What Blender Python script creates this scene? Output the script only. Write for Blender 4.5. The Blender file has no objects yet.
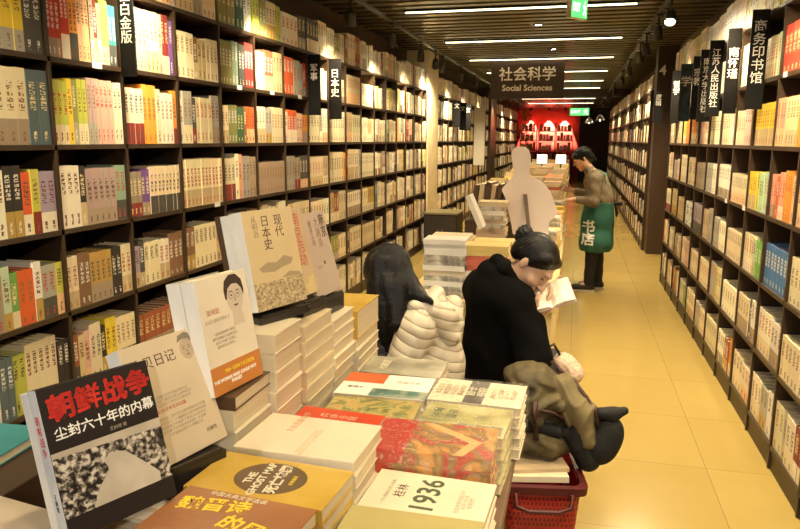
EXPOSURE = 0.95
P_SHELF = 105
P_TABLE = 62
P_AIM = 30
P_BACK = 80
import bpy, bmesh, math, random
import numpy as np
from mathutils import Vector, Matrix, Euler
random.seed(7)
RNG = np.random.RandomState(11)
sc = bpy.context.scene
COL = sc.collection
PI = math.pi

# ------------------------------------------------------------------ materials
def _new(name):
    m = bpy.data.materials.new(name); m.use_nodes = True
    nt = m.node_tree; b = nt.nodes['Principled BSDF']
    return m, nt, b
def S(b, **k):
    for n, v in k.items():
        b.inputs[n.replace('_', ' ')].default_value = v
def c4(c): return (c[0], c[1], c[2], 1.0)
_mc = {}
def mat(name, col, rough=0.6, metal=0.0, coat=0.0, noise=0.0, nscale=20.0, bump=0.0, bscale=60.0, stretch=None, coat_rough=0.08, spec=0.5):
    if name in _mc: return _mc[name]
    m, nt, b = _new(name)
    S(b, Base_Color=c4(col), Roughness=rough, Metallic=metal)
    b.inputs['Specular IOR Level'].default_value = spec
    b.inputs['Coat Weight'].default_value = coat
    b.inputs['Coat Roughness'].default_value = coat_rough
    tc = nt.nodes.new('ShaderNodeTexCoord'); src = tc.outputs['Object']
    if stretch:
        mp = nt.nodes.new('ShaderNodeMapping'); mp.inputs['Scale'].default_value = stretch
        nt.links.new(src, mp.inputs['Vector']); src = mp.outputs[0]
    if noise > 0:
        n = nt.nodes.new('ShaderNodeTexNoise'); n.inputs['Scale'].default_value = nscale; n.inputs['Detail'].default_value = 5
        r = nt.nodes.new('ShaderNodeValToRGB')
        r.color_ramp.elements[0].position = 0.3; r.color_ramp.elements[1].position = 0.7
        r.color_ramp.elements[0].color = c4([max(0, x * (1 - noise)) for x in col])
        r.color_ramp.elements[1].color = c4([min(1, x * (1 + noise)) for x in col])
        nt.links.new(src, n.inputs['Vector']); nt.links.new(n.outputs['Fac'], r.inputs['Fac'])
        nt.links.new(r.outputs['Color'], b.inputs['Base Color'])
    if bump > 0:
        n2 = nt.nodes.new('ShaderNodeTexNoise'); n2.inputs['Scale'].default_value = bscale; n2.inputs['Detail'].default_value = 4
        bp = nt.nodes.new('ShaderNodeBump'); bp.inputs['Strength'].default_value = bump; bp.inputs['Distance'].default_value = 0.004
        nt.links.new(src, n2.inputs['Vector']); nt.links.new(n2.outputs['Fac'], bp.inputs['Height'])
        nt.links.new(bp.outputs[0], b.inputs['Normal'])
        if coat > 0: nt.links.new(bp.outputs[0], b.inputs['Coat Normal'])
    _mc[name] = m; return m
def emis(name, col, strength):
    if name in _mc: return _mc[name]
    m, nt, b = _new(name)
    S(b, Base_Color=c4(col), Roughness=0.6)
    b.inputs['Emission Color'].default_value = c4(col); b.inputs['Emission Strength'].default_value = strength
    _mc[name] = m; return m
def art(name, stops, scale=8.0, kind='noise', rough=0.35, coat=0.3, distort=0.0, detail=6, stretch=(1, 1, 1), bump=0.0):
    """printed picture: a colour ramp driven by a texture that sticks to the cover"""
    if name in _mc: return _mc[name]
    m, nt, b = _new(name)
    S(b, Roughness=rough); b.inputs['Coat Weight'].default_value = coat; b.inputs['Coat Roughness'].default_value = 0.1
    tc = nt.nodes.new('ShaderNodeTexCoord'); mp = nt.nodes.new('ShaderNodeMapping'); mp.inputs['Scale'].default_value = stretch
    nt.links.new(tc.outputs['Object'], mp.inputs['Vector'])
    if kind == 'noise':
        t = nt.nodes.new('ShaderNodeTexNoise'); t.inputs['Detail'].default_value = detail; t.inputs['Distortion'].default_value = distort; o = t.outputs['Fac']
    elif kind == 'wave':
        t = nt.nodes.new('ShaderNodeTexWave'); t.inputs['Distortion'].default_value = distort; t.inputs['Detail'].default_value = 3; o = t.outputs['Fac']
    else:
        t = nt.nodes.new('ShaderNodeTexVoronoi'); o = t.outputs['Distance']
    t.inputs['Scale'].default_value = scale
    nt.links.new(mp.outputs[0], t.inputs['Vector'])
    r = nt.nodes.new('ShaderNodeValToRGB'); cr = r.color_ramp
    while len(cr.elements) < len(stops): cr.elements.new(0.5)
    for e, (p, c) in zip(cr.elements, stops): e.position = p; e.color = c4(c)
    nt.links.new(o, r.inputs['Fac']); nt.links.new(r.outputs['Color'], b.inputs['Base Color'])
    if bump > 0:
        n2 = nt.nodes.new('ShaderNodeTexNoise'); n2.inputs['Scale'].default_value = 30; n2.inputs['Distortion'].default_value = 2
        bp = nt.nodes.new('ShaderNodeBump'); bp.inputs['Strength'].default_value = bump; bp.inputs['Distance'].default_value = 0.004
        nt.links.new(tc.outputs['Object'], n2.inputs['Vector']); nt.links.new(n2.outputs['Fac'], bp.inputs['Height'])
        nt.links.new(bp.outputs[0], b.inputs['Normal']); nt.links.new(bp.outputs[0], b.inputs['Coat Normal'])
    _mc[name] = m; return m

def spine_material():
    """printed spines: base colour, ink and second colour come from the mesh, glyph-like marks run down the spine"""
    m, nt, b = _new('printed_spine'); N = nt.nodes; L = nt.links
    S(b, Roughness=0.5)
    def attr(n):
        a = N.new('ShaderNodeAttribute'); a.attribute_name = n; return a
    def M(op, a, c=None, d=None):
        n = N.new('ShaderNodeMath'); n.operation = op
        for i, x in enumerate((a, c, d)):
            if x is None: continue
            if isinstance(x, (int, float)): n.inputs[i].default_value = x
            else: L.new(x, n.inputs[i])
        return n.outputs[0]
    uv = N.new('ShaderNodeUVMap'); uv.uv_map = 'UVMap'
    sp = N.new('ShaderNodeSeparateXYZ'); L.new(uv.outputs[0], sp.inputs[0]); u, v = sp.outputs[0], sp.outputs[1]
    st = attr('style').outputs['Fac']; col = attr('col').outputs['Color']; ink = attr('ink').outputs['Color']; c2 = attr('col2').outputs['Color']
    on = attr('spine').outputs['Fac']
    cu = M('LESS_THAN', M('ABSOLUTE', M('SUBTRACT', u, 0.5)), 0.27)
    t1 = M('MULTIPLY', M('GREATER_THAN', v, M('ADD', 0.40, M('MULTIPLY', st, 0.2))), M('LESS_THAN', v, M('ADD', 0.80, M('MULTIPLY', st, 0.12))))
    g1 = M('LESS_THAN', M('FRACT', M('MULTIPLY', v, M('ADD', 11.0, M('MULTIPLY', st, 7.0)))), 0.78)
    cmb = N.new('ShaderNodeCombineXYZ'); L.new(M('MULTIPLY', u, 4.2), cmb.inputs[0]); L.new(M('MULTIPLY', v, 46.0), cmb.inputs[1]); L.new(M('MULTIPLY', st, 97.0), cmb.inputs[2])
    nz = N.new('ShaderNodeTexNoise'); nz.inputs['Scale'].default_value = 1.0; nz.inputs['Detail'].default_value = 1.0; L.new(cmb.outputs[0], nz.inputs['Vector'])
    gl = M('GREATER_THAN', nz.outputs['Fac'], 0.47)
    title = M('MULTIPLY', M('MULTIPLY', M('MULTIPLY', cu, t1), g1), gl)
    cu2 = M('LESS_THAN', M('ABSOLUTE', M('SUBTRACT', u, 0.5)), 0.15)
    t2 = M('MULTIPLY', M('GREATER_THAN', v, 0.05), M('LESS_THAN', v, M('ADD', 0.15, M('MULTIPLY', st, 0.1))))
    small = M('MULTIPLY', M('MULTIPLY', cu2, t2), gl)
    mark = M('MULTIPLY', M('MAXIMUM', title, small), on)
    s2 = M('FRACT', M('MULTIPLY', st, 7.31))
    band = M('MULTIPLY', M('MULTIPLY', M('LESS_THAN', v, M('ADD', 0.16, M('MULTIPLY', s2, 0.25))), M('GREATER_THAN', s2, 0.45)), on)
    mx = N.new('ShaderNodeMix'); mx.data_type = 'RGBA'; L.new(band, mx.inputs['Factor']); L.new(col, mx.inputs['A']); L.new(c2, mx.inputs['B'])
    mx2 = N.new('ShaderNodeMix'); mx2.data_type = 'RGBA'; L.new(mark, mx2.inputs['Factor']); L.new(mx.outputs['Result'], mx2.inputs['A']); L.new(ink, mx2.inputs['B'])
    L.new(mx2.outputs['Result'], b.inputs['Base Color'])
    return m

def paper_mat():
    m, nt, b = _new('page_edges'); N = nt.nodes; L = nt.links
    S(b, Roughness=0.85)
    tc = N.new('ShaderNodeTexCoord'); w = N.new('ShaderNodeTexNoise'); mp = N.new('ShaderNodeMapping'); mp.inputs['Scale'].default_value = (4, 4, 500)
    L.new(tc.outputs['Object'], mp.inputs['Vector']); L.new(mp.outputs[0], w.inputs['Vector']); w.inputs['Scale'].default_value = 1
    r = N.new('ShaderNodeValToRGB'); r.color_ramp.elements[0].color = (0.50, 0.40, 0.25, 1); r.color_ramp.elements[1].color = (0.78, 0.67, 0.47, 1)
    L.new(w.outputs['Fac'], r.inputs['Fac']); L.new(r.outputs[0], b.inputs['Base Color'])
    return m
SPINE = spine_material(); PAGES = paper_mat()

# ------------------------------------------------------------------ mesh helpers
class MB:
    """collects boxes, prisms and tubes into one mesh"""
    def __init__(s): s.v = []; s.f = []; s.mi = []
    def add(s, vs, fs, mi=0):
        o = len(s.v); s.v += [tuple(x) for x in vs]; s.f += [tuple(i + o for i in f) for f in fs]; s.mi += [mi] * len(fs)
        return s
    def box(s, x0, x1, y0, y1, z0, z1, mi=0, M=None):
        vs = [Vector(p) for p in ((x0, y0, z0), (x1, y0, z0), (x1, y1, z0), (x0, y1, z0), (x0, y0, z1), (x1, y0, z1), (x1, y1, z1), (x0, y1, z1))]
        if M is not None: vs = [M @ p for p in vs]
        return s.add(vs, [(0, 3, 2, 1), (4, 5, 6, 7), (0, 1, 5, 4), (1, 2, 6, 5), (2, 3, 7, 6), (3, 0, 4, 7)], mi)
    def cyl(s, a, b, r, r2=None, n=16, mi=0, caps=True):
        a, b = Vector(a), Vector(b); r2 = r if r2 is None else r2
        d = (b - a).normalized(); q = d.to_track_quat('Z', 'Y').to_matrix()
        vs = [a + q @ Vector((math.cos(2 * PI * i / n) * r, math.sin(2 * PI * i / n) * r, 0)) for i in range(n)]
        vs += [b + q @ Vector((math.cos(2 * PI * i / n) * r2, math.sin(2 * PI * i / n) * r2, 0)) for i in range(n)]
        fs = [(i, (i + 1) % n, (i + 1) % n + n, i + n) for i in range(n)]
        if caps: fs += [tuple(range(n - 1, -1, -1)), tuple(range(n, 2 * n))]
        return s.add(vs, fs, mi)
    def lathe(s, prof, c=(0, 0, 0), n=24, mi=0):
        vs = []; fs = []
        for r, z in prof: vs += [(c[0] + r * math.cos(2 * PI * i / n), c[1] + r * math.sin(2 * PI * i / n), c[2] + z) for i in range(n)]
        for k in range(len(prof) - 1):
            for i in range(n): fs.append((k * n + i, k * n + (i + 1) % n, (k + 1) * n + (i + 1) % n, (k + 1) * n + i))
        return s.add(vs, fs, mi)
    def tube(s, pts, r, n=8, mi=0, flat=1.0):
        pts = [Vector(p) for p in pts]; m = len(pts); vs = []; fs = []
        up = Vector((0, 0, 1))
        for i, p in enumerate(pts):
            d = (pts[min(i + 1, m - 1)] - pts[max(i - 1, 0)]).normalized()
            sd = d.cross(up)
            if sd.length < 0.05: sd = d.cross(Vector((0, 1, 0)))
            sd.normalize(); nn = sd.cross(d)
            rr = r[i] if isinstance(r, (list, tuple)) else r
            vs += [p + sd * math.cos(2 * PI * k / n) * rr + nn * math.sin(2 * PI * k / n) * rr * flat for k in range(n)]
        for i in range(m - 1):
            for k in range(n): fs.append((i * n + k, i * n + (k + 1) % n, (i + 1) * n + (k + 1) % n, (i + 1) * n + k))
        fs += [tuple(range(n - 1, -1, -1)), tuple(range((m - 1) * n, m * n))]
        return s.add(vs, fs, mi)
    def poly(s, pts2, z0, z1, mi=0, M=None):
        """prism of a 2d outline in local xy"""
        n = len(pts2); vs = [Vector((x, y, z0)) for x, y in pts2] + [Vector((x, y, z1)) for x, y in pts2]
        if M is not None: vs = [M @ p for p in vs]
        return s.add(vs, [tuple(range(n - 1, -1, -1)), tuple(range(n, 2 * n))] + [(i, (i + 1) % n, (i + 1) % n + n, i + n) for i in range(n)], mi)
    def build(s, name, mats, parent=None, bevel=0.0, smooth=False, loc=None):
        me = bpy.data.meshes.new(name); me.from_pydata(s.v, [], s.f)
        for m in (mats if isinstance(mats, (list, tuple)) else [mats]): me.materials.append(m)
        if any(s.mi): me.polygons.foreach_set('material_index', s.mi)
        if smooth: me.polygons.foreach_set('use_smooth', [True] * len(me.polygons))
        me.update()
        o = bpy.data.objects.new(name, me); COL.objects.link(o)
        if parent is not None: o.parent = parent
        if loc is not None: o.location = loc
        if bevel > 0:
            bv = o.modifiers.new('edge', 'BEVEL'); bv.width = bevel; bv.segments = 2; bv.limit_method = 'ANGLE'
        return o
def tag(o, label=None, cat=None, group=None, kind=None):
    if label: o['label'] = label
    if cat: o['category'] = cat
    if group: o['group'] = group
    if kind: o['kind'] = kind
    return o
def empty(name, loc, label, cat, group=None, rot=None, M=None):
    o = bpy.data.objects.new(name, None); COL.objects.link(o); o.empty_display_size = 0.05
    if M is not None: o.matrix_world = M
    else:
        o.location = loc
        if rot: o.rotation_euler = rot
    return tag(o, label, cat, group)

# ------------------------------------------------------------------ lettering
_tc = {}
def text_mesh(body, size, align='CENTER', extr=0.0004, bold=0.0, line=1.0):
    key = (body, size, align, extr, bold, line)
    if key in _tc: return _tc[key]
    cu = bpy.data.curves.new('lettering', 'FONT'); cu.body = body; cu.size = size; cu.align_x = align; cu.align_y = 'CENTER'
    cu.extrude = extr; cu.resolution_u = 2; cu.offset = bold; cu.space_line = line
    ob = bpy.data.objects.new('lettering', cu); COL.objects.link(ob)
    dg = bpy.context.evaluated_depsgraph_get(); me = bpy.data.meshes.new_from_object(ob.evaluated_get(dg))
    bpy.data.objects.remove(ob); bpy.data.curves.remove(cu)
    _tc[key] = me; return me
def lettering(body, size, material, parent, M, name='lettering', align='CENTER', bold=0.0, line=1.0):
    me = text_mesh(body, size, align, 0.0004, bold, line).copy(); me.materials.clear(); me.materials.append(material)
    o = bpy.data.objects.new(name, me); COL.objects.link(o); o.parent = parent; o.matrix_local = M
    return o
def XY(x, y, z, rot=0.0, sx=1.0, sy=1.0):
    return Matrix.Translation((x, y, z)) @ Matrix.Rotation(rot, 4, 'Z') @ Matrix.Diagonal((sx, sy, 1, 1))
def frame(o, x, y, z):
    """matrix whose local axes are the given world vectors"""
    return Matrix(((x[0], y[0], z[0], o[0]), (x[1], y[1], z[1], o[1]), (x[2], y[2], z[2], o[2]), (0, 0, 0, 1)))

# ------------------------------------------------------------------ soft bodies: distance fields polygonised into ONE continuous surface
def _grid(lo, hi, h):
    n = [int(math.ceil((hi[i] - lo[i]) / h)) + 1 for i in range(3)]
    return n, [lo[i] + h * np.arange(n[i], dtype=np.float32) for i in range(3)]
def soft_mesh(prims, h=0.006, k=0.02, disp=None, carve=None):
    """prims: ('c', a, b, ra, rb) tapered capsule, ('e', centre, radii, rotation Euler or None) ellipsoid; optional last element overrides k"""
    def bb(p):
        if p[0] == 'c':
            a, b = np.array(p[1], float), np.array(p[2], float); r = max(p[3], p[4]); return np.minimum(a, b) - r, np.maximum(a, b) + r
        r = max(p[2]); c = np.array(p[1], float); return c - r, c + r
    bbs = [bb(p) for p in prims]; pad = 0.03
    lo = np.min([b[0] for b in bbs], axis=0) - pad; hi = np.max([b[1] for b in bbs], axis=0) + pad
    n, ax = _grid(lo, hi, h)
    D = np.full(n, 1.0, np.float32)
    for p, (l, u) in zip(prims, bbs):
        kk = p[-1] if (p[0] == 'c' and len(p) > 5) or (p[0] == 'e' and len(p) > 4) else k
        m = kk * 1.5 + 3 * h
        i0 = [max(0, int((l[i] - m - lo[i]) / h)) for i in range(3)]; i1 = [min(n[i], int((u[i] + m - lo[i]) / h) + 2) for i in range(3)]
        X, Y, Z = np.meshgrid(*[ax[i][i0[i]:i1[i]] for i in range(3)], indexing='ij')
        if p[0] == 'c':
            a = np.array(p[1], np.float32); d = np.array(p[2], np.float32) - a; L2 = float(d @ d) + 1e-12
            t = np.clip(((X - a[0]) * d[0] + (Y - a[1]) * d[1] + (Z - a[2]) * d[2]) / L2, 0, 1)
            q = np.sqrt((X - a[0] - t * d[0]) ** 2 + (Y - a[1] - t * d[1]) ** 2 + (Z - a[2] - t * d[2]) ** 2) - (p[3] + (p[4] - p[3]) * t)
        else:
            c = p[1]; R = np.array(Euler(p[3]).to_matrix().transposed()) if p[3] else np.eye(3)
            P = np.stack([X - c[0], Y - c[1], Z - c[2]]); Q = np.tensordot(R, P, 1)
            r = p[2]; k0 = np.sqrt((Q[0] / r[0]) ** 2 + (Q[1] / r[1]) ** 2 + (Q[2] / r[2]) ** 2)
            k1 = np.sqrt((Q[0] / r[0] ** 2) ** 2 + (Q[1] / r[1] ** 2) ** 2 + (Q[2] / r[2] ** 2) ** 2) + 1e-9
            q = k0 * (k0 - 1) / k1
        s = tuple(slice(i0[i], i1[i]) for i in range(3)); A = D[s]
        hh = np.clip(0.5 + 0.5 * (A - q) / kk, 0, 1); D[s] = A * (1 - hh) + q * hh - kk * hh * (1 - hh)
    if disp is not None or carve is not None:
        X, Y, Z = np.meshgrid(*ax, indexing='ij')
        if disp is not None: D = D - disp(X, Y, Z)
        if carve is not None: D = np.maximum(D, carve(X, Y, Z))
    D[0] = D[-1] = 1; D[:, 0] = D[:, -1] = 1; D[:, :, 0] = D[:, :, -1] = 1
    ins = D < 0
    nx, ny, nz = D.shape
    cs = np.zeros((nx - 1, ny - 1, nz - 1), np.int8)
    for a in (0, 1):
        for b in (0, 1):
            for c in (0, 1): cs += ins[a:nx - 1 + a, b:ny - 1 + b, c:nz - 1 + c]
    act = (cs > 0) & (cs < 8); idx = np.full(act.shape, -1, np.int64); I = np.argwhere(act); idx[act] = np.arange(len(I))
    P = np.zeros((len(I), 3)); C = np.zeros(len(I))
    corners = [(a, b, c) for a in (0, 1) for b in (0, 1) for c in (0, 1)]
    for a in corners:
        for ax_ in range(3):
            if a[ax_] == 1: continue
            b = list(a); b[ax_] = 1
            va = D[I[:, 0] + a[0], I[:, 1] + a[1], I[:, 2] + a[2]]; vb = D[I[:, 0] + b[0], I[:, 1] + b[1], I[:, 2] + b[2]]
            cr = (va < 0) != (vb < 0); t = np.where(cr, va / np.where(cr, va - vb, 1), 0)
            for j in range(3):
                P[:, j] += np.where(cr, a[j] + (t if j == ax_ else 0), 0)
            C += cr
    P = (P / C[:, None] + I) * h + lo
    faces = []
    for ax_ in range(3):
        sl0 = [slice(None)] * 3; sl1 = [slice(None)] * 3; sl0[ax_] = slice(0, -1); sl1[ax_] = slice(1, None)
        A = ins[tuple(sl0)]; B = ins[tuple(sl1)]; E = np.argwhere(A != B)
        o1, o2 = [i for i in range(3) if i != ax_]
        E = E[(E[:, o1] > 0) & (E[:, o2] > 0) & (E[:, o1] < D.shape[o1] - 1) & (E[:, o2] < D.shape[o2] - 1)]
        def g(d1, d2):
            Q = E.copy(); Q[:, o1] -= d1; Q[:, o2] -= d2; return idx[Q[:, 0], Q[:, 1], Q[:, 2]]
        F = np.stack([g(1, 1), g(0, 1), g(0, 0), g(1, 0)], 1)
        flip = A[E[:, 0], E[:, 1], E[:, 2]]
        if ax_ == 1: flip = ~flip
        F[~flip] = F[~flip][:, ::-1]; faces.append(F)
    F = np.concatenate(faces); return P, F
def soft(name, material, parent, prims, h=0.006, k=0.02, disp=None, carve=None, smooth_it=1):
    P, F = soft_mesh(prims, h, k, disp, carve)
    me = bpy.data.meshes.new(name); me.vertices.add(len(P)); me.vertices.foreach_set('co', P.astype(np.float32).ravel())
    me.loops.add(len(F) * 4); me.loops.foreach_set('vertex_index', F.astype(np.int32).ravel())
    me.polygons.add(len(F)); me.polygons.foreach_set('loop_start', np.arange(0, len(F) * 4, 4, dtype=np.int32))
    me.polygons.foreach_set('use_smooth', [True] * len(F)); me.materials.append(material)
    me.update(calc_edges=True); me.validate()
    o = bpy.data.objects.new(name, me); COL.objects.link(o)
    if parent is not None: o.parent = parent; o.matrix_parent_inverse = parent.matrix_world.inverted() if False else Matrix.Identity(4)
    if smooth_it:
        s = o.modifiers.new('soften', 'SMOOTH'); s.factor = 0.5; s.iterations = smooth_it
    return o
# ------------------------------------------------------------------ camera (eye 1.68 m, looking down a little and to one side of the aisle)
EYE = Vector((0, 0, 1.68)); F_PX = 697.19; PITCH = 0.1778; YAW = 0.2444; ROLL = 0.0039
_cp, _sp, _cy, _sy = math.cos(PITCH), math.sin(PITCH), math.cos(YAW), math.sin(YAW)
FW = Vector((-_sy * _cp, _cy * _cp, -_sp)); _rt = Vector((_cy, _sy, 0)); _up = _rt.cross(FW)
RT = _rt * math.cos(ROLL) + _up * math.sin(ROLL); UP = -_rt * math.sin(ROLL) + _up * math.cos(ROLL)
cam = bpy.data.cameras.new('camera'); cam.sensor_width = 36; cam.lens = F_PX / 800 * 36; cam.clip_start = 0.05
co = bpy.data.objects.new('camera', cam); COL.objects.link(co); co.matrix_world = frame(EYE, RT, UP, -FW); sc.camera = co
def seen(p):
    d = Vector(p) - EYE; z = d.dot(FW)
    if z < 0.05: return None
    return 400 + F_PX * d.dot(RT) / z, 264.5 - F_PX * d.dot(UP) / z, z

sc.view_settings.view_transform = 'Standard'; sc.view_settings.look = 'None'; sc.view_settings.gamma = 1.0
sc.view_settings.use_curve_mapping = False; sc.view_settings.exposure = EXPOSURE
w = bpy.data.worlds.new('world'); sc.world = w; w.use_nodes = True
w.node_tree.nodes['Background'].inputs[0].default_value = (1.0, 0.8, 0.55, 1); w.node_tree.nodes['Background'].inputs[1].default_value = 0.02

# ------------------------------------------------------------------ measures of the shop
XL, XR = -2.2376, 1.0399                 # faces of the two long bookcases
YL, SL = 2.6685, 0.5091                  # first divider and bay pitch
YR, SR = 4.2566, 0.4988
BZ = [2.41, 2.03, 1.65, 1.27, 0.89, 0.51, 0.13]
CEIL = 3.0; DEEP = 0.30; YEND = 31.0

M_wood = mat('dark_walnut_board', (0.055, 0.033, 0.020), 0.45, noise=0.25, nscale=6, stretch=(8, 1, 8))
M_edge = mat('walnut_board_edge', (0.042, 0.023, 0.012), 0.45, noise=0.2, nscale=8)
M_backp = mat('dark_back_panel', (0.020, 0.012, 0.008), 0.6)
M_black = mat('black_board', (0.006, 0.0055, 0.0055), 0.6, spec=.2)
M_white = mat('white_ink', (0.85, 0.83, 0.78), 0.6)

def floor_mat():
    m, nt, b = _new('polished_stone_tiles'); N = nt.nodes; L = nt.links
    tc = N.new('ShaderNodeTexCoord'); mp = N.new('ShaderNodeMapping'); mp.inputs['Location'].default_value = (-0.03, -0.17, 0)
    L.new(tc.outputs['Object'], mp.inputs['Vector'])
    br = N.new('ShaderNodeTexBrick'); br.offset = 0; br.inputs['Scale'].default_value = 1.0; br.inputs['Brick Width'].default_value = 0.7; br.inputs['Row Height'].default_value = 0.7
    br.inputs['Mortar Size'].default_value = 0.0022; br.inputs['Mortar Smooth'].default_value = 0.1
    br.inputs['Color1'].default_value = (0.42, 0.305, 0.098, 1); br.inputs['Color2'].default_value = (0.395, 0.285, 0.09, 1); br.inputs['Mortar'].default_value = (0.27, 0.18, 0.07, 1)
    L.new(mp.outputs[0], br.inputs['Vector'])
    n = N.new('ShaderNodeTexNoise'); n.inputs['Scale'].default_value = 3; n.inputs['Detail'].default_value = 6; L.new(tc.outputs['Object'], n.inputs['Vector'])
    mx = N.new('ShaderNodeMix'); mx.data_type = 'RGBA'; mx.blend_type = 'MULTIPLY'; mx.inputs['Factor'].default_value = 0.35
    r = N.new('ShaderNodeValToRGB'); r.color_ramp.elements[0].position = 0.3; r.color_ramp.elements[0].color = (0.75, 0.72, 0.66, 1); r.color_ramp.elements[1].color = (1, 1, 1, 1)
    L.new(n.outputs['Fac'], r.inputs['Fac']); L.new(br.outputs['Color'], mx.inputs['A']); L.new(r.outputs[0], mx.inputs['B'])
    L.new(mx.outputs['Result'], b.inputs['Base Color']); S(b, Roughness=0.16)
    n2 = N.new('ShaderNodeTexNoise'); n2.inputs['Scale'].default_value = 1.3; L.new(tc.outputs['Object'], n2.inputs['Vector'])
    rr = N.new('ShaderNodeMapRange'); rr.inputs['To Min'].default_value = 0.13; rr.inputs['To Max'].default_value = 0.26; L.new(n2.outputs['Fac'], rr.inputs['Value']); L.new(rr.outputs[0], b.inputs['Roughness'])
    return m
M_floor = floor_mat()
tag(MB().box(-4.2, 2.6, -3.2, YEND + 0.1, -0.12, 0.0).build('floor', M_floor), kind='structure')

# ceiling: dark board with cross slats
M_slat = mat('bronze_ceiling_slat', (0.105, 0.090, 0.042), 0.32, noise=0.2, nscale=5)
M_void = mat('dark_ceiling_void', (0.02, 0.014, 0.008), 0.8)
mb = MB(); mb.box(-4.2, 2.6, -3.2, YEND + 0.1, CEIL + 0.10, CEIL + 0.22, 0)
y = -3.1
while y < YEND:
    mb.box(-4.2, 2.6, y, y + 0.13, CEIL, CEIL + 0.05, 1); y += 0.24
tag(mb.build('ceiling', [M_void, M_slat]), kind='structure')

M_wall = mat('brown_shop_wall', (0.10, 0.065, 0.04), 0.8, noise=0.1)
M_red = mat('red_painted_wall', (0.42, 0.035, 0.02), 0.6, noise=0.15, nscale=3)
M_cream = mat('cream_painted_column', (0.66, 0.55, 0.33), 0.6, noise=0.08, nscale=5)
M_pill = mat('brown_clad_pillar', (0.052, 0.028, 0.015), 0.4, noise=0.12, nscale=5, stretch=(1, 1, 0.2))
M_plum = mat('dark_plum_wall', (0.035, 0.024, 0.035), 0.6)
tag(MB().box(XL - DEEP - 0.16, XL - DEEP - 0.02, -3.2, YEND, 0, CEIL + 0.1).build('wall_left', M_wall), kind='structure')
tag(MB().box(XR + DEEP + 0.02, XR + DEEP + 0.16, -3.2, YEND, 0, CEIL + 0.1).build('wall_right', M_wall), kind='structure')
tag(MB().box(-4.2, 2.6, -3.3, -3.2, 0, CEIL + 0.1).build('wall_front', M_wall), kind='structure')
tag(MB().box(-4.2, 0.08, YEND, YEND + 0.12, 0, CEIL + 0.1).build('wall_back', M_red), kind='structure')
tag(MB().box(0.08, 2.6, YEND + 0.001, YEND + 0.12, 0, CEIL + 0.1).build('wall_end', M_plum), kind='structure')
# pillars and cross beam
tag(MB().box(XL - 0.32, XL + 0.015, 10.64, 11.44, 0, CEIL).build('pillar_cream', M_cream), kind='structure')
pil = tag(MB().box(1.075, 1.36, 10.92, 11.26, 0, CEIL).build('pillar_brown', M_pill), kind='structure')
tag(MB().box(XL - 0.30, XL + 0.05, 18.40, 19.6, 0, CEIL).build('pillar_dark', M_pill), kind='structure')
tag(MB().box(XL, 1.3, 19.6, 19.9, 2.80, CEIL - 0.005).build('beam', M_pill), kind='structure')
four = lettering('4', 0.19, M_white, pil, frame((1.145, 10.912, 2.66), (1, 0, 0), (0, 0, 1), (0, -1, 0)), bold=0.004)

# ------------------------------------------------------------------ bookcases: uprights, shelves, back panel
def bookcase(label, face, sgn, edges):
    """sgn +1: the case runs from its face towards -x, -1: towards +x"""
    x_in = face - sgn * DEEP; a, b = min(face, x_in), max(face, x_in); ya, yb = edges[0], edges[-1]; yc = (ya + yb) / 2
    r = empty('bookcase', (face, yc, 0), label, 'bookcase')
    def P(mb, nm, m): o = mb.build(nm, m, r); o.location = (-face, -yc, 0); return o
    for z in BZ: P(MB().box(a, b, ya, yb, z - 0.022, z), 'shelf', M_edge)
    P(MB().box(a + (0.0 if sgn > 0 else 0.01), b - (0.01 if sgn > 0 else 0.0), ya, yb, 0, BZ[-1] - 0.0225), 'plinth', M_edge)
    for y in edges: P(MB().box(a, b, y - 0.009, y + 0.009, 0.0, BZ[0]), 'upright', M_edge)
    xb = x_in; P(MB().box(min(xb, xb - sgn * 0.012), max(xb, xb - sgn * 0.012), ya, yb, 0, BZ[0] + 0.28), 'back_panel', M_backp)
    return r
E_L = [YL + (i - 3) * SL for i in range(19)] + [10.62]
E_L2 = [11.47 + .53 * i for i in range(14)]
E_L3 = [19.65 + .6 * i for i in range(14)]
E_R = [YR + (i - 5) * SR for i in range(15)]
E_R2 = [11.30 + .5 * i for i in range(29)]
caseL = bookcase('dark walnut bookcase on the long wall behind the two seated readers', XL, 1, E_L)
caseL2 = bookcase('walnut bookcase between the cream column and the dark pillar', XL, 1, E_L2)
caseL3 = bookcase('walnut bookcase beyond the dark pillar beside the leafy plants', XL, 1, E_L3)
caseR = bookcase('dark walnut bookcase across the aisle carrying the hanging publisher tags', XR, -1, E_R)
caseR2 = bookcase('walnut bookcase beyond the brown numbered pillar', XR, -1, E_R2)

# ------------------------------------------------------------------ shelf books
PAL = {'cream': (.80, .69, .47), 'ivory': (.86, .79, .63), 'white': (.87, .85, .79), 'tan': (.58, .45, .26), 'taupe': (.36, .28, .20), 'brown': (.22, .12, .06),
 'darkbrown': (.08, .045, .025), 'black': (.025, .022, .022), 'charcoal': (.07, .07, .065), 'grey': (.40, .38, .33), 'slate': (.10, .15, .17), 'red': (.62, .045, .025),
 'darkred': (.25, .03, .025), 'rust': (.34, .10, .045), 'orangered': (.70, .12, .03), 'orange': (.80, .32, .05), 'peach': (.80, .50, .28), 'pink': (.74, .47, .40),
 'salmon': (.75, .36, .24), 'yellow': (.82, .62, .05), 'lime': (.58, .60, .10), 'olive': (.27, .27, .09), 'ochre': (.50, .33, .08), 'green': (.16, .38, .08),
 'darkgreen': (.03, .10, .05), 'mint': (.52, .66, .45), 'sage': (.25, .34, .25), 'teal': (.03, .22, .22), 'blue': (.06, .22, .52), 'skyblue': (.28, .48, .66),
 'purple': (.16, .08, .28), 'lilac': (.42, .36, .48), 'mauve': (.46, .34, .31)}
SPEC = {}
def spec(side, row, bay, s): SPEC[(side, row, bay)] = s
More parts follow.
